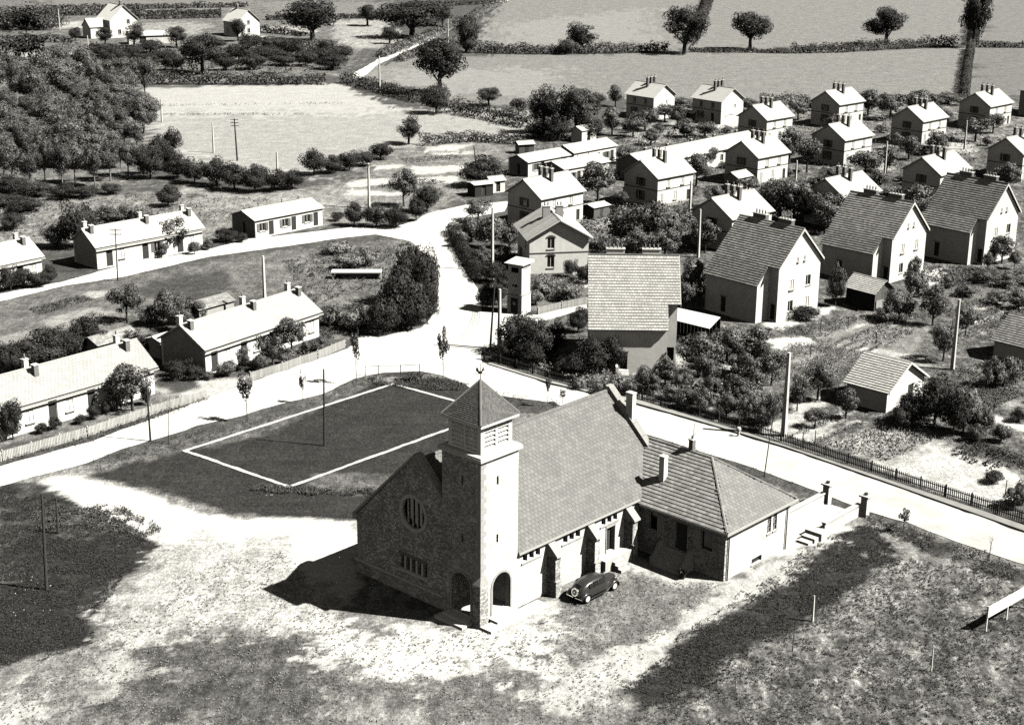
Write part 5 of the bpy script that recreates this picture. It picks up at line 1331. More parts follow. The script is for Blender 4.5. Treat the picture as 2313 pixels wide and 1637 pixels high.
# between the cottages
plants('fruit', [(1960,203,262,62),(2010,208,272,72),(2062,203,267,72),(2102,213,262,52),(2142,213,238,62),(1782,288,372,64),(1822,308,392,64),(1952,338,402,82),(2002,328,392,52),(2112,298,352,54),(2052,308,362,54),(2202,263,322,64),(2242,253,302,44),
                (2272,368,432,64),(1572,348,422,64),(1545,268,312,62),(1592,273,312,54),(1757,408,482,84),(1792,428,502,74),(1540,223,260,54),(1690,223,252,44),(1802,226,272,44),(1457,243,297,64),(1530,238,287,44),(1502,238,277,54),(1382,243,307,54),
                (1430,262,312,60),(1600,330,380,40),(1880,260,300,40),(2130,250,290,40),(2080,370,420,60),(2170,390,440,60),(2240,420,460,50),(2020,300,340,40),(1870,380,420,50),(1470,290,330,50),(1410,330,370,40),(1720,330,370,40),(2290,310,360,40),(1610,420,470,50),(1660,470,520,60)],
       'garden tree between the white cottages', 'tree', 'garden trees between the cottages')
plants('bush', [(random.uniform(1400,2290), 0, 0, 0) for _ in range(0)] + [(x, y-random.uniform(14,24), y, random.uniform(24,40)) for x, y in ((1420,300),(1490,300),(1550,310),(1600,300),(1640,300),(1740,290),(1870,300),(1930,310),(1990,300),(2050,330),(2090,350),(2140,320),(2230,330),(2280,400),(2200,400),(2130,400),(2040,410),(1960,420),(1900,420),(1840,420),(1780,400),(1700,420),(1640,380),(1560,440),(1500,430),(1520,400),(1450,400),(1400,400),(1860,520),(1960,540),(1700,370),(1650,430),(1340,300),(1760,250),(1840,250),(2240,230))],
       'low shrub between the cottage gardens', 'shrub', 'shrubs between the cottage gardens')

# young street trees and saplings
for x, top, bs, wd, lab in ((559,825,952,36,'young street tree with a thin stem before the row house with roses'), (684,834,910,18,'very thin young tree on the verge near a short railing'), (805,732,868,30,'young street tree at the edge of the court by the junction'),
        (1001,727,866,28,'young slender tree at the court corner by the railing'), (1237,837,918,14,'thin young tree behind the church tower'), (1270,878,912,22,'tiny leafy sapling behind the church roof')):
    b_ = gp(x, bs); plant('young', b_, height_at(b_, top), max(.35, wd*mpp(b_)/2), lab, 'tree', 'young street trees', 'young_tree')
def bare(px, bs, top, lean, lab, tw_=7, head=.35, r=.05):
    b_ = gp(px, bs); h = height_at(b_, top)
    o = thing('sapling', lab, 'sapling', (b_.x, b_.y, -.02), 0, 'bare saplings')
    MB().path([(0, 0, 0), (lean*.4, 0, h*.5), (lean, 0, h)], [r, r*.8, r*.35], 6).build('stem', 'bark', o)
    m_ = MB()
    for k in range(tw_):
        z_ = h*(1-head*random.random()); t = random.uniform(0, 6.28); L_ = h*head*.55
        m_.path([(lean*z_/h, 0, z_*.97), (lean*z_/h+math.cos(t)*L_*.6, math.sin(t)*L_*.6, z_*.97+L_*.7)], [r*.4, r*.15], 4)
    m_.build('twigs', 'bark', o)
bare(381, 1003, 893, .35, 'bare thin sapling leaning beside the road verge', 5, .3)
bare(1726, 1076, 890, .75, 'tall bare sapling behind the presbytery roof', 9, .6, .055)
bare(1563, 1030, 956, .1, 'short bare sapling rising behind the presbytery chimney', 4, .4, .04)
bare(2233, 1266, 1215, .1, 'bare little sapling at the lane edge beyond the lawn', 7, .5, .04)
bare(1660, 1570, 1520, 0, 'thin bare stick on the rough turf', 2, .2, .03)
bare(1790, 1470, 1408, .05, 'dry sapling with a stake on the rough turf', 4, .3, .04)
b_ = gp(2040, 1200); plant('young', b_, height_at(b_, 1140), .55, 'small round-headed sapling at the lane edge beside the lawn', 'tree', None, 'young_tree')

# hedges
def hedge(pts, h, wd, lab, mt='leaf_dark', dens=26, leaf=.3, src=True, group=None):
    P = [gp(*q).to_2d() for q in pts]; C_, N_ = [], []
    rng = np.random.default_rng(int(abs(P[0].x*10)+abs(P[0].y)))
    o0 = P[0]
    for i in range(len(P)-1):
        a, c2 = P[i], P[i+1]; L_ = (c2-a).length; k = int(L_*dens); t = rng.uniform(0, 1, k)
        d = (c2-a)/L_; nr = np.array([-d.y, d.x])
        base = np.array([a.x-o0.x, a.y-o0.y])[None]+np.array([d.x, d.y])[None]*(t*L_)[:, None]
        lump = .72+.75*fnoise(base[:, 0]+o0.x, base[:, 1]+o0.y, .35)
        ang = rng.uniform(0, math.pi, k); rr = rng.uniform(.55, 1.08, k)
        off = np.cos(ang)*wd/2*rr; z_ = np.abs(np.sin(ang))**.7*h*rr*np.clip(lump, .35, 1.25)
        q = np.stack([base[:, 0]+nr[0]*off, base[:, 1]+nr[1]*off, z_], 1); C_.append(q)
        N_.append(np.stack([nr[0]*np.cos(ang), nr[1]*np.cos(ang), np.sin(ang)+.2], 1))
    C_ = np.concatenate(C_); N_ = np.concatenate(N_); V_, F_ = leaf_quads(C_, N_, leaf, rng)
    SN = N_ + rng.normal(0, .35, N_.shape); SN /= np.linalg.norm(SN, axis=1)[:, None]
    link('hedge', np_mesh('hedge', V_, F_, mt, np.repeat(SN, 4, 0)), None, None, lab, 'hedge', group, None, (o0.x, o0.y, 0))
hedge([(1020,522),(1035,555),(1062,598),(1090,640)], 2.2, 2.0, 'clipped dark hedge along the lane below the first cottage', 'leaf_dark', 420, .2)
hedge([(338,190),(520,190),(735,190)], 4.0, 4.0, 'thick hedge along the top of the bright pasture', 'leaf_dark', 60, .55)
hedge([(780,186),(850,205),(950,232)], 3.6, 4.0, 'hedge between the country road and the bright pasture', 'leaf_dark', 70, .5)
hedge([(1018,252),(1100,268),(1200,290)], 4.2, 4.5, 'hedge between the two pastures near the barracks', 'leaf_dark', 80, .5)
hedge([(1058,119),(1200,122),(1350,121),(1508,117)], 4.0, 4.0, 'long hedge across the pastures, left stretch', 'leaf_dark', 70, .6)
hedge([(1555,118),(1700,119),(1790,121)], 1.8, 2.5, 'low thin hedge between two field trees', 'leaf_dark', 60, .5)
hedge([(1790,120),(1900,118),(2000,112),(2158,104)], 4.2, 4.0, 'long hedge across the pastures, bushy stretch under the mushroom-shaped tree', 'leaf_dark', 70, .6)
hedge([(2206,107),(2330,108)], 2.4, 3.0, 'low hedge running off behind the tall dark tree', 'leaf_dark', 60, .6)
hedge([(2192,112),(2184,160),(2176,226)], 3.6, 2.6, 'narrow hedge running towards the cottages', 'leaf_dark', 110, .42)
hedge([(2205,-5),(2200,50),(2196,104)], 5.0, 3.6, 'high hedge running away from the tall dark tree', 'leaf_dark', 70, .55)
hedge([(1560,100),(1585,40),(1600,0)], 4.0, 4.5, 'hedge running away behind the tallest field tree', 'leaf_dark', 40, .7)
hedge([(950,328),(1060,318),(1190,325)], 2.8, 3.4, 'hedge along the bottom of the bright pasture by the allotments', 'leaf_dark', 90, .4)
hedge([(860,130),(935,100),(1010,72),(1060,48),(1135,5)], 3.2, 4.0, 'hedge along the far side of the country road', 'leaf', 50, .6)
hedge([(900,140),(1000,100),(1040,92)], 2.6, 3.4, 'hedge along the near side of the country road', 'leaf', 60, .5)
hedge([(1715,232),(1830,236)], 3.0, 3.0, 'hedge behind the cottages at the pasture edge', 'leaf_dark', 80, .4)
hedge([(2100,235),(2175,228)], 3.0, 3.0, 'hedge piece before the narrow hedge', 'leaf_dark', 80, .4)
for k, (a_, c2) in enumerate((((100,35),(500,32)), ((280,44),(500,40)), ((45,95),(165,95)), ((585,72),(690,82)), ((600,45),(880,40)), ((100,24),(560,16)), ((880,20),(1120,8)))):
    hedge([a_, c2], 2.6, 4.0, 'thin dark field hedge near the far farmhouses', 'leaf_dark', 30, .8, group='far field hedges')
hedge([(0,60),(60,70),(110,55)], 9, 14, 'dark shelter belt at the corner of the far gardens', 'leaf_dark', 120, .9)
hedge([(0,130),(60,140)], 9, 14, 'dark belt of trees above the wood', 'leaf_dark', 120, .9)

# rank growth that nobody could count
def tufts(name, zones, n_, size, mt, label, hgt=.35, blades=5):
    rng = np.random.default_rng(len(label)); C_ = []
    for pts in zones:
        poly = [gp(*q).to_2d() for q in pts]; poly = [(p.x, p.y) for p in poly]
        xs = [p[0] for p in poly]; ys = [p[1] for p in poly]
        q = np.stack([rng.uniform(min(xs), max(xs), n_*3), rng.uniform(min(ys), max(ys), n_*3)], 1)
        s_ = sdist(q[:, 0], q[:, 1], poly) + fnoise(q[:, 0], q[:, 1], .5)*1.2
        q = q[(s_ > 0) & (fnoise(q[:, 0]+9, q[:, 1], .8) > -.12)][:n_]; C_.append(q)
    C_ = np.concatenate(C_); C_ = np.repeat(C_, blades, 0)+rng.normal(0, size*.5, (len(C_)*blades, 2))
    k = len(C_); z_ = rng.uniform(.05, 1, k)*hgt
    V_, F_ = leaf_quads(np.stack([C_[:, 0], C_[:, 1], z_], 1), rng.normal(0, 1, (k, 3))+np.array([0, 0, .6]), size, rng)
    link(name, np_mesh(name, V_, F_, mt), None, None, label, 'vegetation', None, 'stuff')
tufts('weeds', [[(8,1052),(190,1003),(340,950),(470,905),(465,890),(330,935),(180,985),(8,1030)], [(200,1040),(380,990),(560,955),(735,895),(820,855),(850,862),(700,915),(560,970),(400,1015),(280,1060),(220,1065)],
      [(60,1150),(260,1140),(380,1200),(330,1215),(180,1190),(90,1200)], [(560,1095),(800,1110),(980,1090),(985,1105),(800,1122),(560,1110)]], 1300, .13, 'weed', 'rank weeds along the lane verges and court edge', .28)
tufts('weeds', [[(1090,880),(1240,905),(1460,985),(1610,1030),(1850,1112),(1842,1122),(1600,1045),(1450,1005),(1240,935),(1100,905)], [(1960,1160),(2060,1190),(2313,1285),(2313,1320),(2100,1250),(1950,1180)], [(940,840),(1060,870),(1040,885),(850,870),(830,856)]], 1300, .12, 'weed', 'rank weeds along the lane behind the presbytery', .3)
tufts('garden_plants', [[(1100,800),(1240,850),(1440,895),(1440,870),(1250,800),(1120,770)], [(1560,830),(1720,770),(1760,860),(1700,900)]], 1200, .2, 'leaf_pale', 'mixed garden plants inside the dark fence', .8)
tufts('tall_grass', [[(1750,790),(1880,770),(1950,800),(1900,870),(1780,880),(1740,840)], [(2080,880),(2200,860),(2300,900),(2220,930)], [(1190,640),(1310,625),(1320,660),(1200,690)]], 2600, .13, 'dry_grass', 'pale dry tall grass in the orchard', .5)
tufts('garden_growth', [[(1400,310),(1560,280),(1680,290),(1750,340),(1600,400),(1420,380)], [(1700,240),(2000,250),(2200,260),(2300,330),(2200,420),(1900,420),(1750,330)], [(1300,480),(1560,440),(1600,560),(1400,600),(1330,560)], [(1700,400),(2060,420),(2000,500),(1750,500)]], 1500, .28, 'leaf', 'untidy growth between the cottages', .7)
tufts('meadow_weeds', [[(640,590),(760,565),(900,560),(880,640),(720,690),(660,660)], [(0,470),(330,440),(620,450),(560,500),(300,520),(0,545)], [(700,700),(820,690),(830,750),(730,770)]], 1100, .2, 'weed', 'rough weeds in the meadows by the upper lane', .35)
tufts('hill_growth', [[(20,90),(170,95),(330,110),(760,120),(770,160),(330,180),(20,170)], [(560,90),(760,100),(760,120),(560,115)]], 1500, .5, 'leaf', 'dense growth on the far slope', 1.2)
tufts('flowers', [[(1320,870),(1400,875),(1440,890),(1360,885)], [(1290,845),(1340,850),(1330,862)], [(640,800),(690,790),(700,800),(650,815)], [(1540,890),(1600,900),(1590,915),(1540,905)]], 120, .14, 'flower', 'pale flowers in the front gardens', .8, 3)
tufts('white_litter', [[(300,1105),(800,1120),(980,1100),(980,1115),(700,1130),(300,1110)], [(20,1290),(110,1290),(110,1400),(20,1400)], [(1700,1270),(2000,1250),(2100,1330),(1800,1420)]], 45, .12, 'court_chalk', 'scattered white stones and daisies on the turf', .06, 1)

tufts('grass_strip', [[(326,237),(780,232),(780,236),(326,241)], [(322,257),(700,257),(700,261),(322,261)]], 200, .16, 'weed', 'thin lines of uncut grass across the bright pasture', .3)

tufts('rough_grass', [[(1640,1480),(1800,1410),(1960,1310),(2060,1260),(2313,1300),(2313,1637),(1420,1637),(1450,1600)]], 6000, .10, 'weed', 'rough tufted turf around the white stake', .10, 6)
tufts('rough_grass', [[(220,1440),(420,1290),(640,1240),(800,1420),(1200,1420),(1420,1300),(1620,1320),(1420,1520),(1400,1637),(0,1637),(0,1560)]], 4500, .10, 'dry_grass', 'thin tufted turf in front of the church', .06, 5)
tufts('lawn_grass', [[(1412,1560),(1560,1415),(1860,1220),(1960,1175),(2040,1260),(1800,1410),(1600,1550),(1440,1600)], [(0,1110),(240,1150),(340,1210),(210,1400),(215,1450),(0,1530)]], 9000, .09, 'leaf_dark', 'short dark lawn grass in two patches', .07, 5)

def bed(pts, rows, per, size, mt, label, hgt=.3, gap=.0, leaves=14):
    """kitchen-garden bed: rows of plants between two opposite edges of a four-cornered plot"""
    A, B, C2, D2 = [gp(*q).to_2d() for q in pts]; rng = np.random.default_rng(len(label)*3+rows); P_ = []
    for r in range(rows):
        t = (r+.5)/rows; a, c2 = A.lerp(D2, t), B.lerp(C2, t)
        for k in range(per):
            if rng.random() < gap: continue
            p = a.lerp(c2, (k+.5)/per); P_.append((p.x+rng.normal(0, .05), p.y+rng.normal(0, .05)))
    P_ = np.array(P_); o0 = P_.mean(0); Q = np.repeat(P_-o0, leaves, 0); k = len(Q)
    d = rng.normal(0, 1, (k, 3)); d[:, 2] = np.abs(d[:, 2]); d /= np.linalg.norm(d, axis=1)[:, None]
    C_ = np.stack([Q[:, 0]+d[:, 0]*size*.8, Q[:, 1]+d[:, 1]*size*.8, d[:, 2]*hgt*rng.uniform(.5, 1.1, k)], 1)
    V_, F_ = leaf_quads(C_, d, size*.55, rng)
    link('vegetable_bed', np_mesh('vegetable_bed', V_, F_, mt, np.repeat(d, 4, 0)), None, None, label, 'vegetation', None, 'stuff', (o0[0], o0[1], 0))
bed([(1862,1004),(1990,961),(2118,992),(2003,1043)], 9, 24, .34, 'leaf', 'square bed of leafy rows behind the dark fence', .45, .18)
bed([(1778,985),(1905,932),(1916,938),(1792,992)], 2, 26, .26, 'leaf', 'narrow bed of young rows beside the tall pole', .3, .1)
bed([(1822,1000),(1945,950),(1958,955),(1840,1006)], 2, 26, .24, 'leaf', 'narrow bed beside the square leafy bed', .3, .1)
bed([(2128,1016),(2178,1008),(2290,1056),(2262,1076)], 7, 10, .42, 'leaf_dark', 'dark plants in ragged rows on the bare plot', .45, .42)
bed([(1838,742),(1925,712),(1960,718),(1880,752)], 6, 20, .26, 'leaf', 'bed of low green rows before the white gable', .3, .1)
bed([(1960,718),(2040,700),(2085,715),(2005,738)], 6, 20, .3, 'leaf', 'bed of low green rows before the timber shed', .35, .1)
bed([(1900,765),(1985,735),(2070,748),(2010,785)], 7, 18, .34, 'leaf_pale', 'bed of pale round cabbages between the garden paths', .35, .12)
bed([(1850,790),(1895,762),(2000,785),(1960,800)], 4, 18, .28, 'leaf', 'bed of low plants along the grassy path', .3, .15)
bed([(1745,740),(1830,735),(1880,760),(1790,765)], 5, 14, .28, 'leaf', 'mixed bed beside the pale yard path', .35, .2)
bed([(2165,690),(2300,650),(2330,660),(2190,705)], 5, 26, .3, 'leaf', 'green bed along the far garden path', .35, .1)
bed([(2195,720),(2330,680),(2350,695),(2220,735)], 4, 24, .32, 'leaf', 'green bed behind the broad-roofed garden shed', .4, .1)
bed([(2120,640),(2210,615),(2250,625),(2160,655)], 5, 18, .3, 'leaf', 'green bed before the farthest tall house', .35, .1)
bed([(2190,988),(2313,1035),(2330,1065),(2200,1012)], 5, 24, .3, 'leaf_dark', 'dense dark bed at the right of the bare plot', .4, .05)
bed([(2150,905),(2200,895),(2225,960),(2165,978)], 7, 14, .4, 'leaf_pale', 'tall maize rows beside the dark bushes of the garden shed', 1.6, .1, 22)
bed([(1515,885),(1640,862),(1700,900),(1560,925)], 7, 24, .36, 'leaf_pale', 'tall maize and beans behind the dark fence', 1.3, .15, 18)
bed([(1440,880),(1510,868),(1545,885),(1470,898)], 4, 16, .3, 'leaf_pale', 'pale flowering rows behind the church roof end', .5, .1)
bed([(2190,870),(2290,880),(2313,905),(2200,895)], 4, 20, .26, 'leaf', 'low rows beside the pale path at the sheds', .3, .1)
bed([(90,752),(210,705),(250,715),(140,765)], 5, 20, .3, 'leaf', 'garden bed behind the row house at the pale fence', .3, .2)
bed([(60,700),(180,668),(215,676),(95,712)], 5, 20, .3, 'leaf_dark', 'dark bed in the garden below the upper lane', .3, .1)
bed([(850,420),(960,405),(1010,412),(880,432)], 4, 26, .4, 'leaf', 'allotment bed beside the concrete pole', .4, .1)
bed([(900,360),(1020,350),(1050,358),(920,370)], 3, 26, .4, 'leaf', 'allotment bed at the end of the strips', .4, .1)
bed([(200,505),(330,485),(350,500),(220,522)], 5, 24, .4, 'leaf', 'bed of staked plants behind the upper row house', .6, .15)

tufts('garden_growth', [[(2110,640),(2330,600),(2400,700),(2330,780),(2150,760)], [(2000,600),(2313,610),(2313,640),(2120,640)], [(2150,840),(2330,790),(2400,900),(2200,900)]], 900, .2, 'leaf', 'low untidy growth round the garden sheds', .35)

# ------------------------------------------------------------------ poles
def pole(bx, by, tx, ty, lab, kind='concrete', arms=0, group=None, r=None, cat='utility pole'):
    b_ = gp(bx, by); h = height_at(b_, ty)
    # lean read from the two ends
    tp = gp(tx, ty, h); lean = Vector((max(-.6, min(.6, tp.x-b_.x)), 0, 0))
    if kind == 'concrete': lean = Vector((0, 0, 0))
    o = thing('utility_pole', lab, cat, (b_.x, b_.y, -.05), 0, group)
    if kind == 'concrete':
        w0, w1 = (.2, .12) if r is None else (r, r*.6)
        m_ = MB().quadbox([(-w0*.8,-w0,0),(w0*.8,-w0,0),(w0*.8,w0,0),(-w0*.8,w0,0),(-w1*.8,-w1,h),(w1*.8,-w1,h),(w1*.8,w1,h),(-w1*.8,w1,h)])
        o.rotation_euler = (0, 0, rad(-35)); m_.build('shaft', 'concrete', o)
    else:
        rr = r or .13
        MB().path([(0, 0, 0), tuple(lean*.5+ZZ*h*.5), tuple(lean+ZZ*h)], [rr, rr*.85, rr*.65], 8).build('shaft', 'wood_dark', o)
    for k in range(arms):
        z_ = h-.25-k*.55
        MB().box(lean.x-.75, lean.x+.75, -.05, .05, z_-.05, z_+.05).build('crossarm', 'wood_dark' if kind != 'concrete' else 'metal_dark', o)
        for s_ in (-.65, -.3, .3, .65): MB().tube((lean.x+s_, 0, z_+.05), (lean.x+s_, 0, z_+.22), .045, .035, 6).build('insulator', 'white_paint', o)
    return o
pole(834,470,834,368,'concrete pole with a small crossarm at the allotments','concrete',1)
pole(1112,612,1108,468,'white concrete pole rising from the bushes behind the lane hedge','concrete')
pole(1128,788,1126,652,'stout concrete pole beside a dark strut at the corner garden','concrete',r=.22)
pole(1107,790,1117,640,'dark wooden strut pole leaning to the concrete pole','wood')
pole(1770,984,1778,795,'tall pale concrete pole inside the dark picket fence','concrete',r=.27)
pole(2151,834,2162,675,'tall pale concrete pole between the garden sheds','concrete',r=.24)
pole(733,1006,731,832,'dark iron-footed post standing in the middle of the ball court','wood',r=.11,cat='post')
pole(340,996,331,869,'dark wooden post beside the court corner at the main lane','wood',r=.11,cat='post')
pole(600,722,594,577,'grey concrete pole behind the row house with roses','concrete',r=.2)
pole(266,634,260,515,'thin wooden pole with insulator arms at the upper lane','wood',2,r=.1)
pole(536,363,529,267,'double wooden pole with crossarms in the bright pasture','wood',3,r=.16)
for bx, by, tx, ty in ((483,345,482,279),(366,275,365,223),(1012,103,1013,43),(200,118,199,80),(135,68,134,20)): pole(bx,by,tx,ty,'slim pale pole standing in the far fields','concrete',0,'poles of the far fields',r=.17)
pole(628,416,627,343,'pale pole among the bushes below the bright pasture','concrete')
pole(858,211,857,127,'pale pole beside the country road corner','concrete',r=.2)
pole(1078,398,1064,329,'leaning dark pole before the big bush of the allotments','wood',r=.12)
for bx, by, tx, ty in ((1795,440,1795,362),(1997,404,1999,319),(2178,337,2181,272),(1941,270,1941,220),(1558,478,1558,408),(1577,581,1579,472),(2121,440,2121,372)): pole(bx,by,tx,ty,'slim pale pole between the cottage gardens','concrete',0,'poles between the cottage gardens')
pole(105,1331,94,1112,'tall dark bare post at the edge of the dark lawn','wood',r=.13,cat='post')
pole(131,1204,126,1122,'short dark post behind the tall bare post','wood',r=.1,cat='post')
pole(1835,1402,1836,1343,'short white post on the dark lawn','concrete',r=.09,cat='post')
pole(2103,1515,2105,1455,'short white stake on the rough turf','concrete',r=.06,cat='post')
# wires from the junction pole to the transformer tower
tt = gp(1172, 704); pa = gp(1128, 788)
wr = thing('overhead_wire', 'bundle of thin wires between concrete pole and transformer tower', 'wire')
for k in range(4):
    a_ = Vector((pa.x-.3+.2*k, pa.y, 6.3-.15*k)); c2 = Vector((tt.x-.9+.3*k, tt.y-.8, 5.4))
    pts = [a_+(c2-a_)*t - ZZ*(.9*4*t*(1-t)) for t in (0, .2, .4, .6, .8, 1)]
    MB().path(pts, [.018]*6, 4).build('strand', 'iron', wr)

# ------------------------------------------------------------------ fences
def picket_fence(pts, h, lab, mt, space, pw, single=300, near=None, wood_post=True):
    P = [gp(*q).to_2d() for q in pts]; o0 = P[0]
    root = thing('picket_fence', lab, 'fence', (o0.x, o0.y, 0))
    T = []
    for i in range(len(P)-1):
        a, c2 = P[i], P[i+1]; L_ = (c2-a).length; d = (c2-a)/L_; k = int(L_/space)
        ang = math.atan2(d.y, d.x)
        for j in range(k): q = a+d*(j*space)-o0; T.append((q.x, q.y, ang))
        for z_ in (.28, h-.3):
            MB().frame(Vector((a.x-o0.x, a.y-o0.y, 0)), Vector((d.x, d.y, 0)), Vector((-d.y, d.x, 0)), ZZ, 0, L_, .02, .07, z_, z_+.08).build('rail', mt, root)
        n_ = max(1, int(L_/2.4))
        for j in range(n_):
            q = a+d*(L_*j/n_)-o0
            MB().box(-.06, .06, -.06, .06, -.1, h+.04).build('post', mt, root, loc=(q.x-d.y*.13, q.y+d.x*.13, 0), rz=ang)
    m_ = MB().prism([(-pw/2, 0), (pw/2, 0), (pw/2, h-.06), (0, h), (-pw/2, h-.06)], 0, .022)
    m_.v = [(x_, -z_+.012, y_) for x_, y_, z_ in m_.v]
    me = m_.mesh('picket'); me.materials.append(MATS[mt])
    nr = near - o0 if near is not None else Vector((0, 0))
    T.sort(key=lambda q: (q[0]-nr.x)**2+(q[1]-nr.y)**2)
    for x_, y_, a_ in T[:single]: link('picket', me, None, root, loc=(x_, y_, random.uniform(-.02, .02)), rz=a_)
    rest = T[single:]
    if rest:
        big = MB()
        for x_, y_, a_ in rest:
            b0 = len(big.v); ca, sa = math.cos(a_), math.sin(a_); dz = random.uniform(-.02, .02)
            big.v += [(x_+ca*vx-sa*vy, y_+sa*vx+ca*vy, vz+dz) for vx, vy, vz in m_.v]; big.f += [tuple(b0+k for k in f) for f in m_.f]
        big.build('pickets', mt, root, kind='stuff')
picket_fence([(1092,812),(1240,858),(1345,884),(1449,903),(1713,983),(2021,1085),(2313,1180),(2900,1388)], 1.1, 'long dark picket fence between the gardens and the pavement', 'wood_dark', .2, .09, 300, gp(2313, 1180).to_2d())
picket_fence([(-520,1180),(8,1040),(200,985),(345,936),(471,898)], 1.0, 'pale picket fence before the long low row house', 'wood_pale', .16, .11, 300, gp(200, 985).to_2d())
picket_fence([(567,860),(640,838),(720,810),(782,784)], 1.0, 'pale picket fence curving round the rose garden', 'wood_pale', .16, .11, 300)
picket_fence([(1216,711),(1270,698),(1328,687)], 1.0, 'short pale picket fence beside the transformer tower', 'wood_pale', .16, .11, 300)
def railing(pts, h, lab, mt='iron', group=None, mid=True):
    P = [gp(*q).to_2d() for q in pts]; o0 = P[0]; root = thing('railing', lab, 'railing', (o0.x, o0.y, 0), 0, group)
    for q in P: MB().tube((q.x-o0.x, q.y-o0.y, -.1), (q.x-o0.x, q.y-o0.y, h), .045, n=6).build('post', mt, root)
    for i in range(len(P)-1):
        for z_ in ((h-.05, h*.5) if mid else (h-.05,)): MB().tube((P[i].x-o0.x, P[i].y-o0.y, z_), (P[i+1].x-o0.x, P[i+1].y-o0.y, z_), .032, n=5).build('rail', mt, root)
railing([(825,849),(855,847),(905,846),(948,844)], 1.1, 'thin iron railing at the court edge facing the junction', mid=False)
for k, pts in enumerate(([(1853,752),(1850,700)], [(1978,770),(1975,730)], [(1826,830),(1824,790)])):
    pass
for bx, by in ((1853,748),(1915,742),(1830,806),(1978,778),(2020,690),(1762,720),(1990,985),(1840,1005),(2195,905),(2245,930),(2270,1120),(1812,1010)):
    b_ = gp(bx, by); MB().tube((0, 0, -.1), (.02, 0, 1.5), .045, n=6).build('garden_stake', 'wood_dark', None, loc=(b_.x, b_.y, 0), label='thin dark stake in the garden beds', cat='stake', group='garden stakes')

# white hydrant at the pavement
b_ = gp(1668, 985); o = thing('hydrant', 'small white hydrant with a domed head on the pavement edge', 'hydrant', (b_.x, b_.y, .0))
MB().revolve([(.2, 0), (.2, .08), (.14, .12), (.13, .6), (.18, .64)], 12).build('column', 'white_paint', o)
MB().revolve([(.18, .64), (.22, .72), (.2, .86), (.12, .95), (.02, .98)], 12).build('head', 'white_paint', o)
MB().tube((.1, 0, .5), (.3, -.1, .45), .05, .045, 8).build('spout', 'white_paint', o)
# white board on posts at the right
a = gp(2226, 1425).to_2d(); c2 = gp(2318, 1372).to_2d(); d = (c2-a).normalized(); L_ = (c2-a).length
o = thing('notice_board', 'long white board on posts casting a dark shadow on the turf', 'board', (a.x, a.y, 0), math.atan2(d.y, d.x))
for t in (0.02, L_*.5, L_-.05): MB().box(t-.05, t+.05, -.05, .05, -.1, 2.0).build('post', 'white_paint', o)
for k in range(3): MB().box(-.05, L_+.05, -.09, -.055, 1.1+.31*k, 1.1+.31*k+.3).build('plank', 'white_paint', o)
# flower tub before the presbytery stair
b_ = gp(1541, 1305); o = thing('flower_tub', 'small tub with pale flowers before the presbytery steps', 'planter', (b_.x, b_.y, 0))
MB().revolve([(.2, 0), (.3, .35), (.33, .38), (.28, .38)], 12).build('tub', 'wood_dark', o)
rng = np.random.default_rng(5); q = rng.normal(0, .17, (160, 3)); q[:, 2] = np.abs(q[:, 2])+.4
Vq, Fq = leaf_quads(q, rng.normal(0, 1, (160, 3)), .1, rng); link('foliage', np_mesh('foliage', Vq, Fq, 'leaf_dark'), None, o)
q = rng.normal(0, .2, (60, 3)); q[:, 2] = np.abs(q[:, 2])+.55
Vq, Fq = leaf_quads(q, rng.normal(0, 1, (60, 3)), .12, rng); link('flowers', np_mesh('flowers', Vq, Fq, 'flower'), None, o)
# mound of spoil in the meadow, pale garden tarpaulin, table
b_ = gp(1640, 852); o = thing('garden_tent', 'pale canvas box among the orchard trees', 'tarpaulin', (b_.x, b_.y, 0), rad(-20))
MB().quadbox([(-1.6,-.8,-.05),(1.6,-.8,-.05),(1.6,.8,-.05),(-1.6,.8,-.05),(-1.4,-.7,1.25),(1.5,-.7,1.05),(1.5,.7,1.05),(-1.4,.7,1.25)]).build('canvas', 'plaster_grey', o)

# ------------------------------------------------------------------ car (x forward)
car = thing('car', 'black pre-war saloon car with spare wheel on its tail, parked by the church', 'car', gp(0, 0), 0)
rw, fwp = CH_O + Matrix.Rotation(CH_AZ, 3, 'Z') @ Vector((8.16, -3.25, 0)), CH_O + Matrix.Rotation(CH_AZ, 3, 'Z') @ Vector((11.27, -3.32, 0))
ax = (fwp-rw).normalized(); car.location = (rw+fwp)/2 + Vector((-ax.y, ax.x, 0))*.72; car.location.z = .0
car.rotation_euler = (0, 0, math.atan2(ax.y, ax.x))
def loft(secs, name, mt, parent, sub=1):
    """closed surface through cross-sections; each section is (x, [(y, z), ...])"""
    m_ = MB(); n_ = len(secs[0][1])
    for x_, ring_ in secs: m_.v += [(x_, y_, z_) for y_, z_ in ring_]
    for i in range(len(secs)-1):
        for k in range(n_):
            j = (k+1) % n_; m_.f.append((i*n_+k, i*n_+j, (i+1)*n_+j, (i+1)*n_+k))
    m_.f.append(tuple(range(n_))[::-1]); m_.f.append(tuple((len(secs)-1)*n_+k for k in range(n_)))
    o_ = m_.build(name, mt, parent)
    for p in o_.data.polygons: p.use_smooth = True
    if sub:
        s_ = o_.modifiers.new('sub', 'SUBSURF'); s_.levels = sub; s_.render_levels = sub+1
    return o_
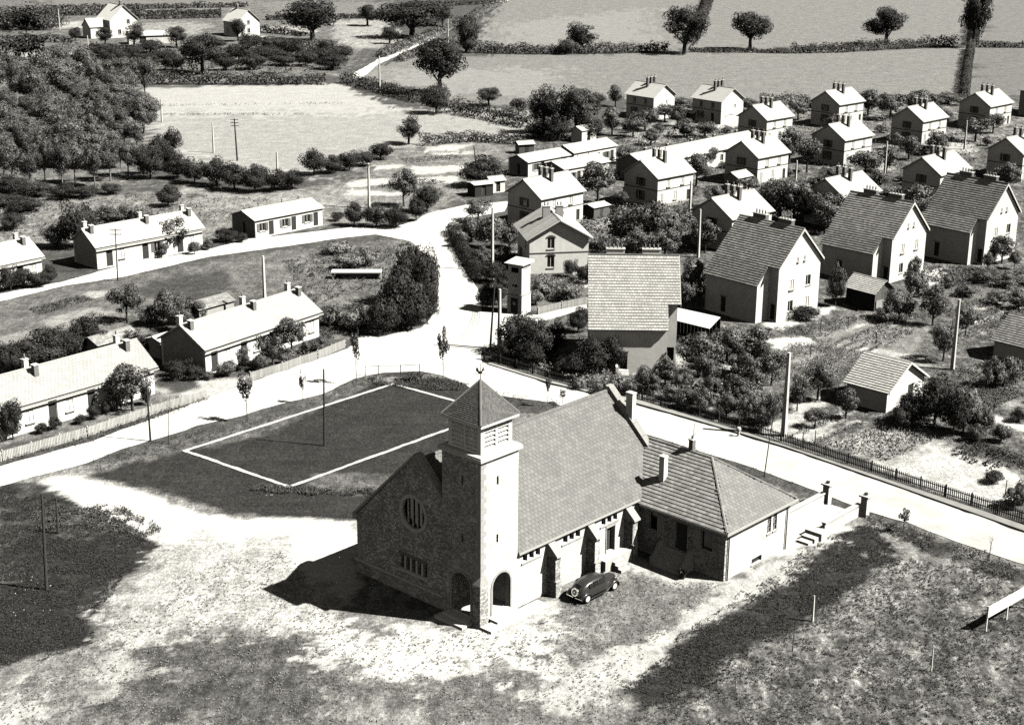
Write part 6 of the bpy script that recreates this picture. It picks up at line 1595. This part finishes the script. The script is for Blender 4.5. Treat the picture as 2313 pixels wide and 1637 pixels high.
def ringb(w0, w1, z0, z1, belly=None):
    b_ = belly if belly is not None else w0
    return [(-w0*.9, z0), (-b_, z0+.1*(z1-z0)+.02), (-b_, z0+.5*(z1-z0)), (-(b_*.45+w1*.55), z0+.86*(z1-z0)), (-w1*.75, z1-.015), (0, z1+.02), (w1*.75, z1-.015), (b_*.45+w1*.55, z0+.86*(z1-z0)), (b_, z0+.5*(z1-z0)), (b_, z0+.1*(z1-z0)+.02), (w0*.9, z0), (0, z0)]
body = loft([(-2.12, ringb(.42, .38, .45, .85)), (-2.0, ringb(.62, .5, .36, 1.12)), (-1.6, ringb(.72, .56, .32, 1.42)), (-1.1, ringb(.76, .58, .3, 1.56)), (-.3, ringb(.78, .58, .3, 1.6)), (.35, ringb(.77, .56, .3, 1.56)), (.62, ringb(.74, .56, .3, 1.4)),
             (.85, ringb(.68, .54, .3, 1.13)), (1.5, ringb(.52, .44, .34, 1.08)), (2.05, ringb(.38, .32, .38, 1.02)), (2.12, ringb(.34, .3, .42, .98))], 'body', 'car_paint', car, 1)
for s_ in (-1, 1):
    for x0, x1, zz0, zz1 in ((-1.35, -.95, 1.12, 1.4), (-.88, -.28, 1.1, 1.45), (-.18, .42, 1.1, 1.44)):
        y_ = .775
        MB().quadbox([(x0, s_*y_, zz0), (x1, s_*y_, zz0), (x1, s_*(y_-.04), zz0), (x0, s_*(y_-.04), zz0), (x0+.03, s_*.66, zz1), (x1-.04, s_*.66, zz1), (x1-.04, s_*.6, zz1), (x0+.03, s_*.6, zz1)]).build('side_window', 'glass', car)
    # fenders
    fr = [(1.98, .3), (2.02, .5), (1.92, .72), (1.68, .86), (1.4, .84), (1.12, .66), (.8, .42), (.45, .3)]
    m_ = MB()
    for (xa, za) in fr:
        for yy, dz in ((.5, -.06), (.62, .02), (.8, 0), (.86, -.1), (.8, -.07), (.55, -.1)): m_.v.append((xa, s_*yy, za+dz))
    for i in range(len(fr)-1):
        for k in range(6):
            j = (k+1) % 6; m_.f.append((i*6+k, i*6+j, (i+1)*6+j, (i+1)*6+k))
    m_.f += [tuple(range(6)), tuple(42+k for k in range(6))]
    o_ = m_.build('front_fender', 'car_paint', car)
    for p in o_.data.polygons: p.use_smooth = True
    s1_ = o_.modifiers.new('sub', 'SUBSURF'); s1_.levels = 1; s1_.render_levels = 2
    fr = [(-2.2, .4), (-2.18, .58), (-2.02, .76), (-1.74, .86), (-1.45, .82), (-1.2, .64), (-1.05, .4), (-.95, .3)]
    m_ = MB()
    for (xa, za) in fr:
        for yy, dz in ((.58, -.04), (.66, .02), (.82, 0), (.88, -.1), (.82, -.07), (.6, -.1)): m_.v.append((xa, s_*yy, za+dz))
    for i in range(len(fr)-1):
        for k in range(6):
            j = (k+1) % 6; m_.f.append((i*6+k, i*6+j, (i+1)*6+j, (i+1)*6+k))
    m_.f += [tuple(range(6)), tuple(42+k for k in range(6))]
    o_ = m_.build('rear_fender', 'car_paint', car)
    for p in o_.data.polygons: p.use_smooth = True
    s1_ = o_.modifiers.new('sub', 'SUBSURF'); s1_.levels = 1; s1_.render_levels = 2
    MB().box(-1.0, .5, s_*.8-.08, s_*.8+.08, .27, .31).build('running_board', 'car_paint', car)
    hl = MB().revolve([(.02, -.22), (.1, -.16), (.13, 0), (.135, .02)], 14).build('headlight', 'car_paint', car, loc=(1.85, s_*.56, .86)); hl.rotation_euler = (0, rad(90), 0)
    MB().revolve([(.12, .02), (.06, .05), (.01, .06)], 14).build('lens', 'chrome', hl)
    for xw in (1.52, -1.58):
        wh = MB().revolve([(.2, -.085), (.33, -.08), (.36, -.03), (.36, .03), (.33, .08), (.2, .085)], 24).build('wheel', 'tyre', car, loc=(xw, s_*.72, .355)); wh.rotation_euler = (rad(90), 0, 0)
        MB().revolve([(.235, -.09), (.22, -.1), (.12, -.07), (.05, -.1), (.01, -.105)], 20).revolve([(.235, .09), (.22, .1), (.12, .07), (.05, .1), (.01, .105)], 20).build('rim', 'cream_paint', wh)
    MB().tube((-2.24, s_*.1, .42), (-2.22, s_*.78, .44), .035, n=8).build('rear_bumper', 'chrome', car)
    MB().tube((2.2, s_*.0, .42), (2.15, s_*.75, .44), .035, n=8).build('front_bumper', 'chrome', car)
    tl = MB().tube((-2.2, s_*.74, .66), (-2.13, s_*.74, .66), .05, n=8).build('tail_light', 'glass', car)
    MB().box(-.62, -.5, s_*.775-.02, s_*.775+.02, .98, 1.0).build('door_handle', 'chrome', car)
MB().quadbox([(.86, -.5, 1.14), (.86, .5, 1.14), (.84, .5, 1.13), (.84, -.5, 1.13), (.58, -.46, 1.45), (.58, .46, 1.45), (.54, .46, 1.44), (.54, -.46, 1.44)]).build('windscreen', 'glass', car)
MB().quadbox([(-1.98, -.28, 1.16), (-1.98, .28, 1.16), (-1.9, .28, 1.16), (-1.9, -.28, 1.16), (-1.74, -.28, 1.36), (-1.74, .28, 1.36), (-1.66, .28, 1.36), (-1.66, -.28, 1.36)]).build('rear_window', 'glass', car)
MB().box(2.1, 2.16, -.26, .26, .45, .95).build('grille', 'chrome', car)
spw = MB().revolve([(.02, .1), (.2, .1), (.31, .06), (.33, 0), (.31, -.05), (.02, -.08)], 24).build('spare_wheel', 'car_paint', car, loc=(-2.14, 0, .84)); spw.rotation_euler = (0, rad(-78), 0)
MB().revolve([(.29, .085), (.33, .06), (.345, 0), (.33, -.04), (.3, -.02), (.28, .07)], 24).build('rim_band', 'chrome', spw)
MB().revolve([(.07, .1), (.05, .13), (.01, .14)], 12).build('hub', 'chrome', spw)
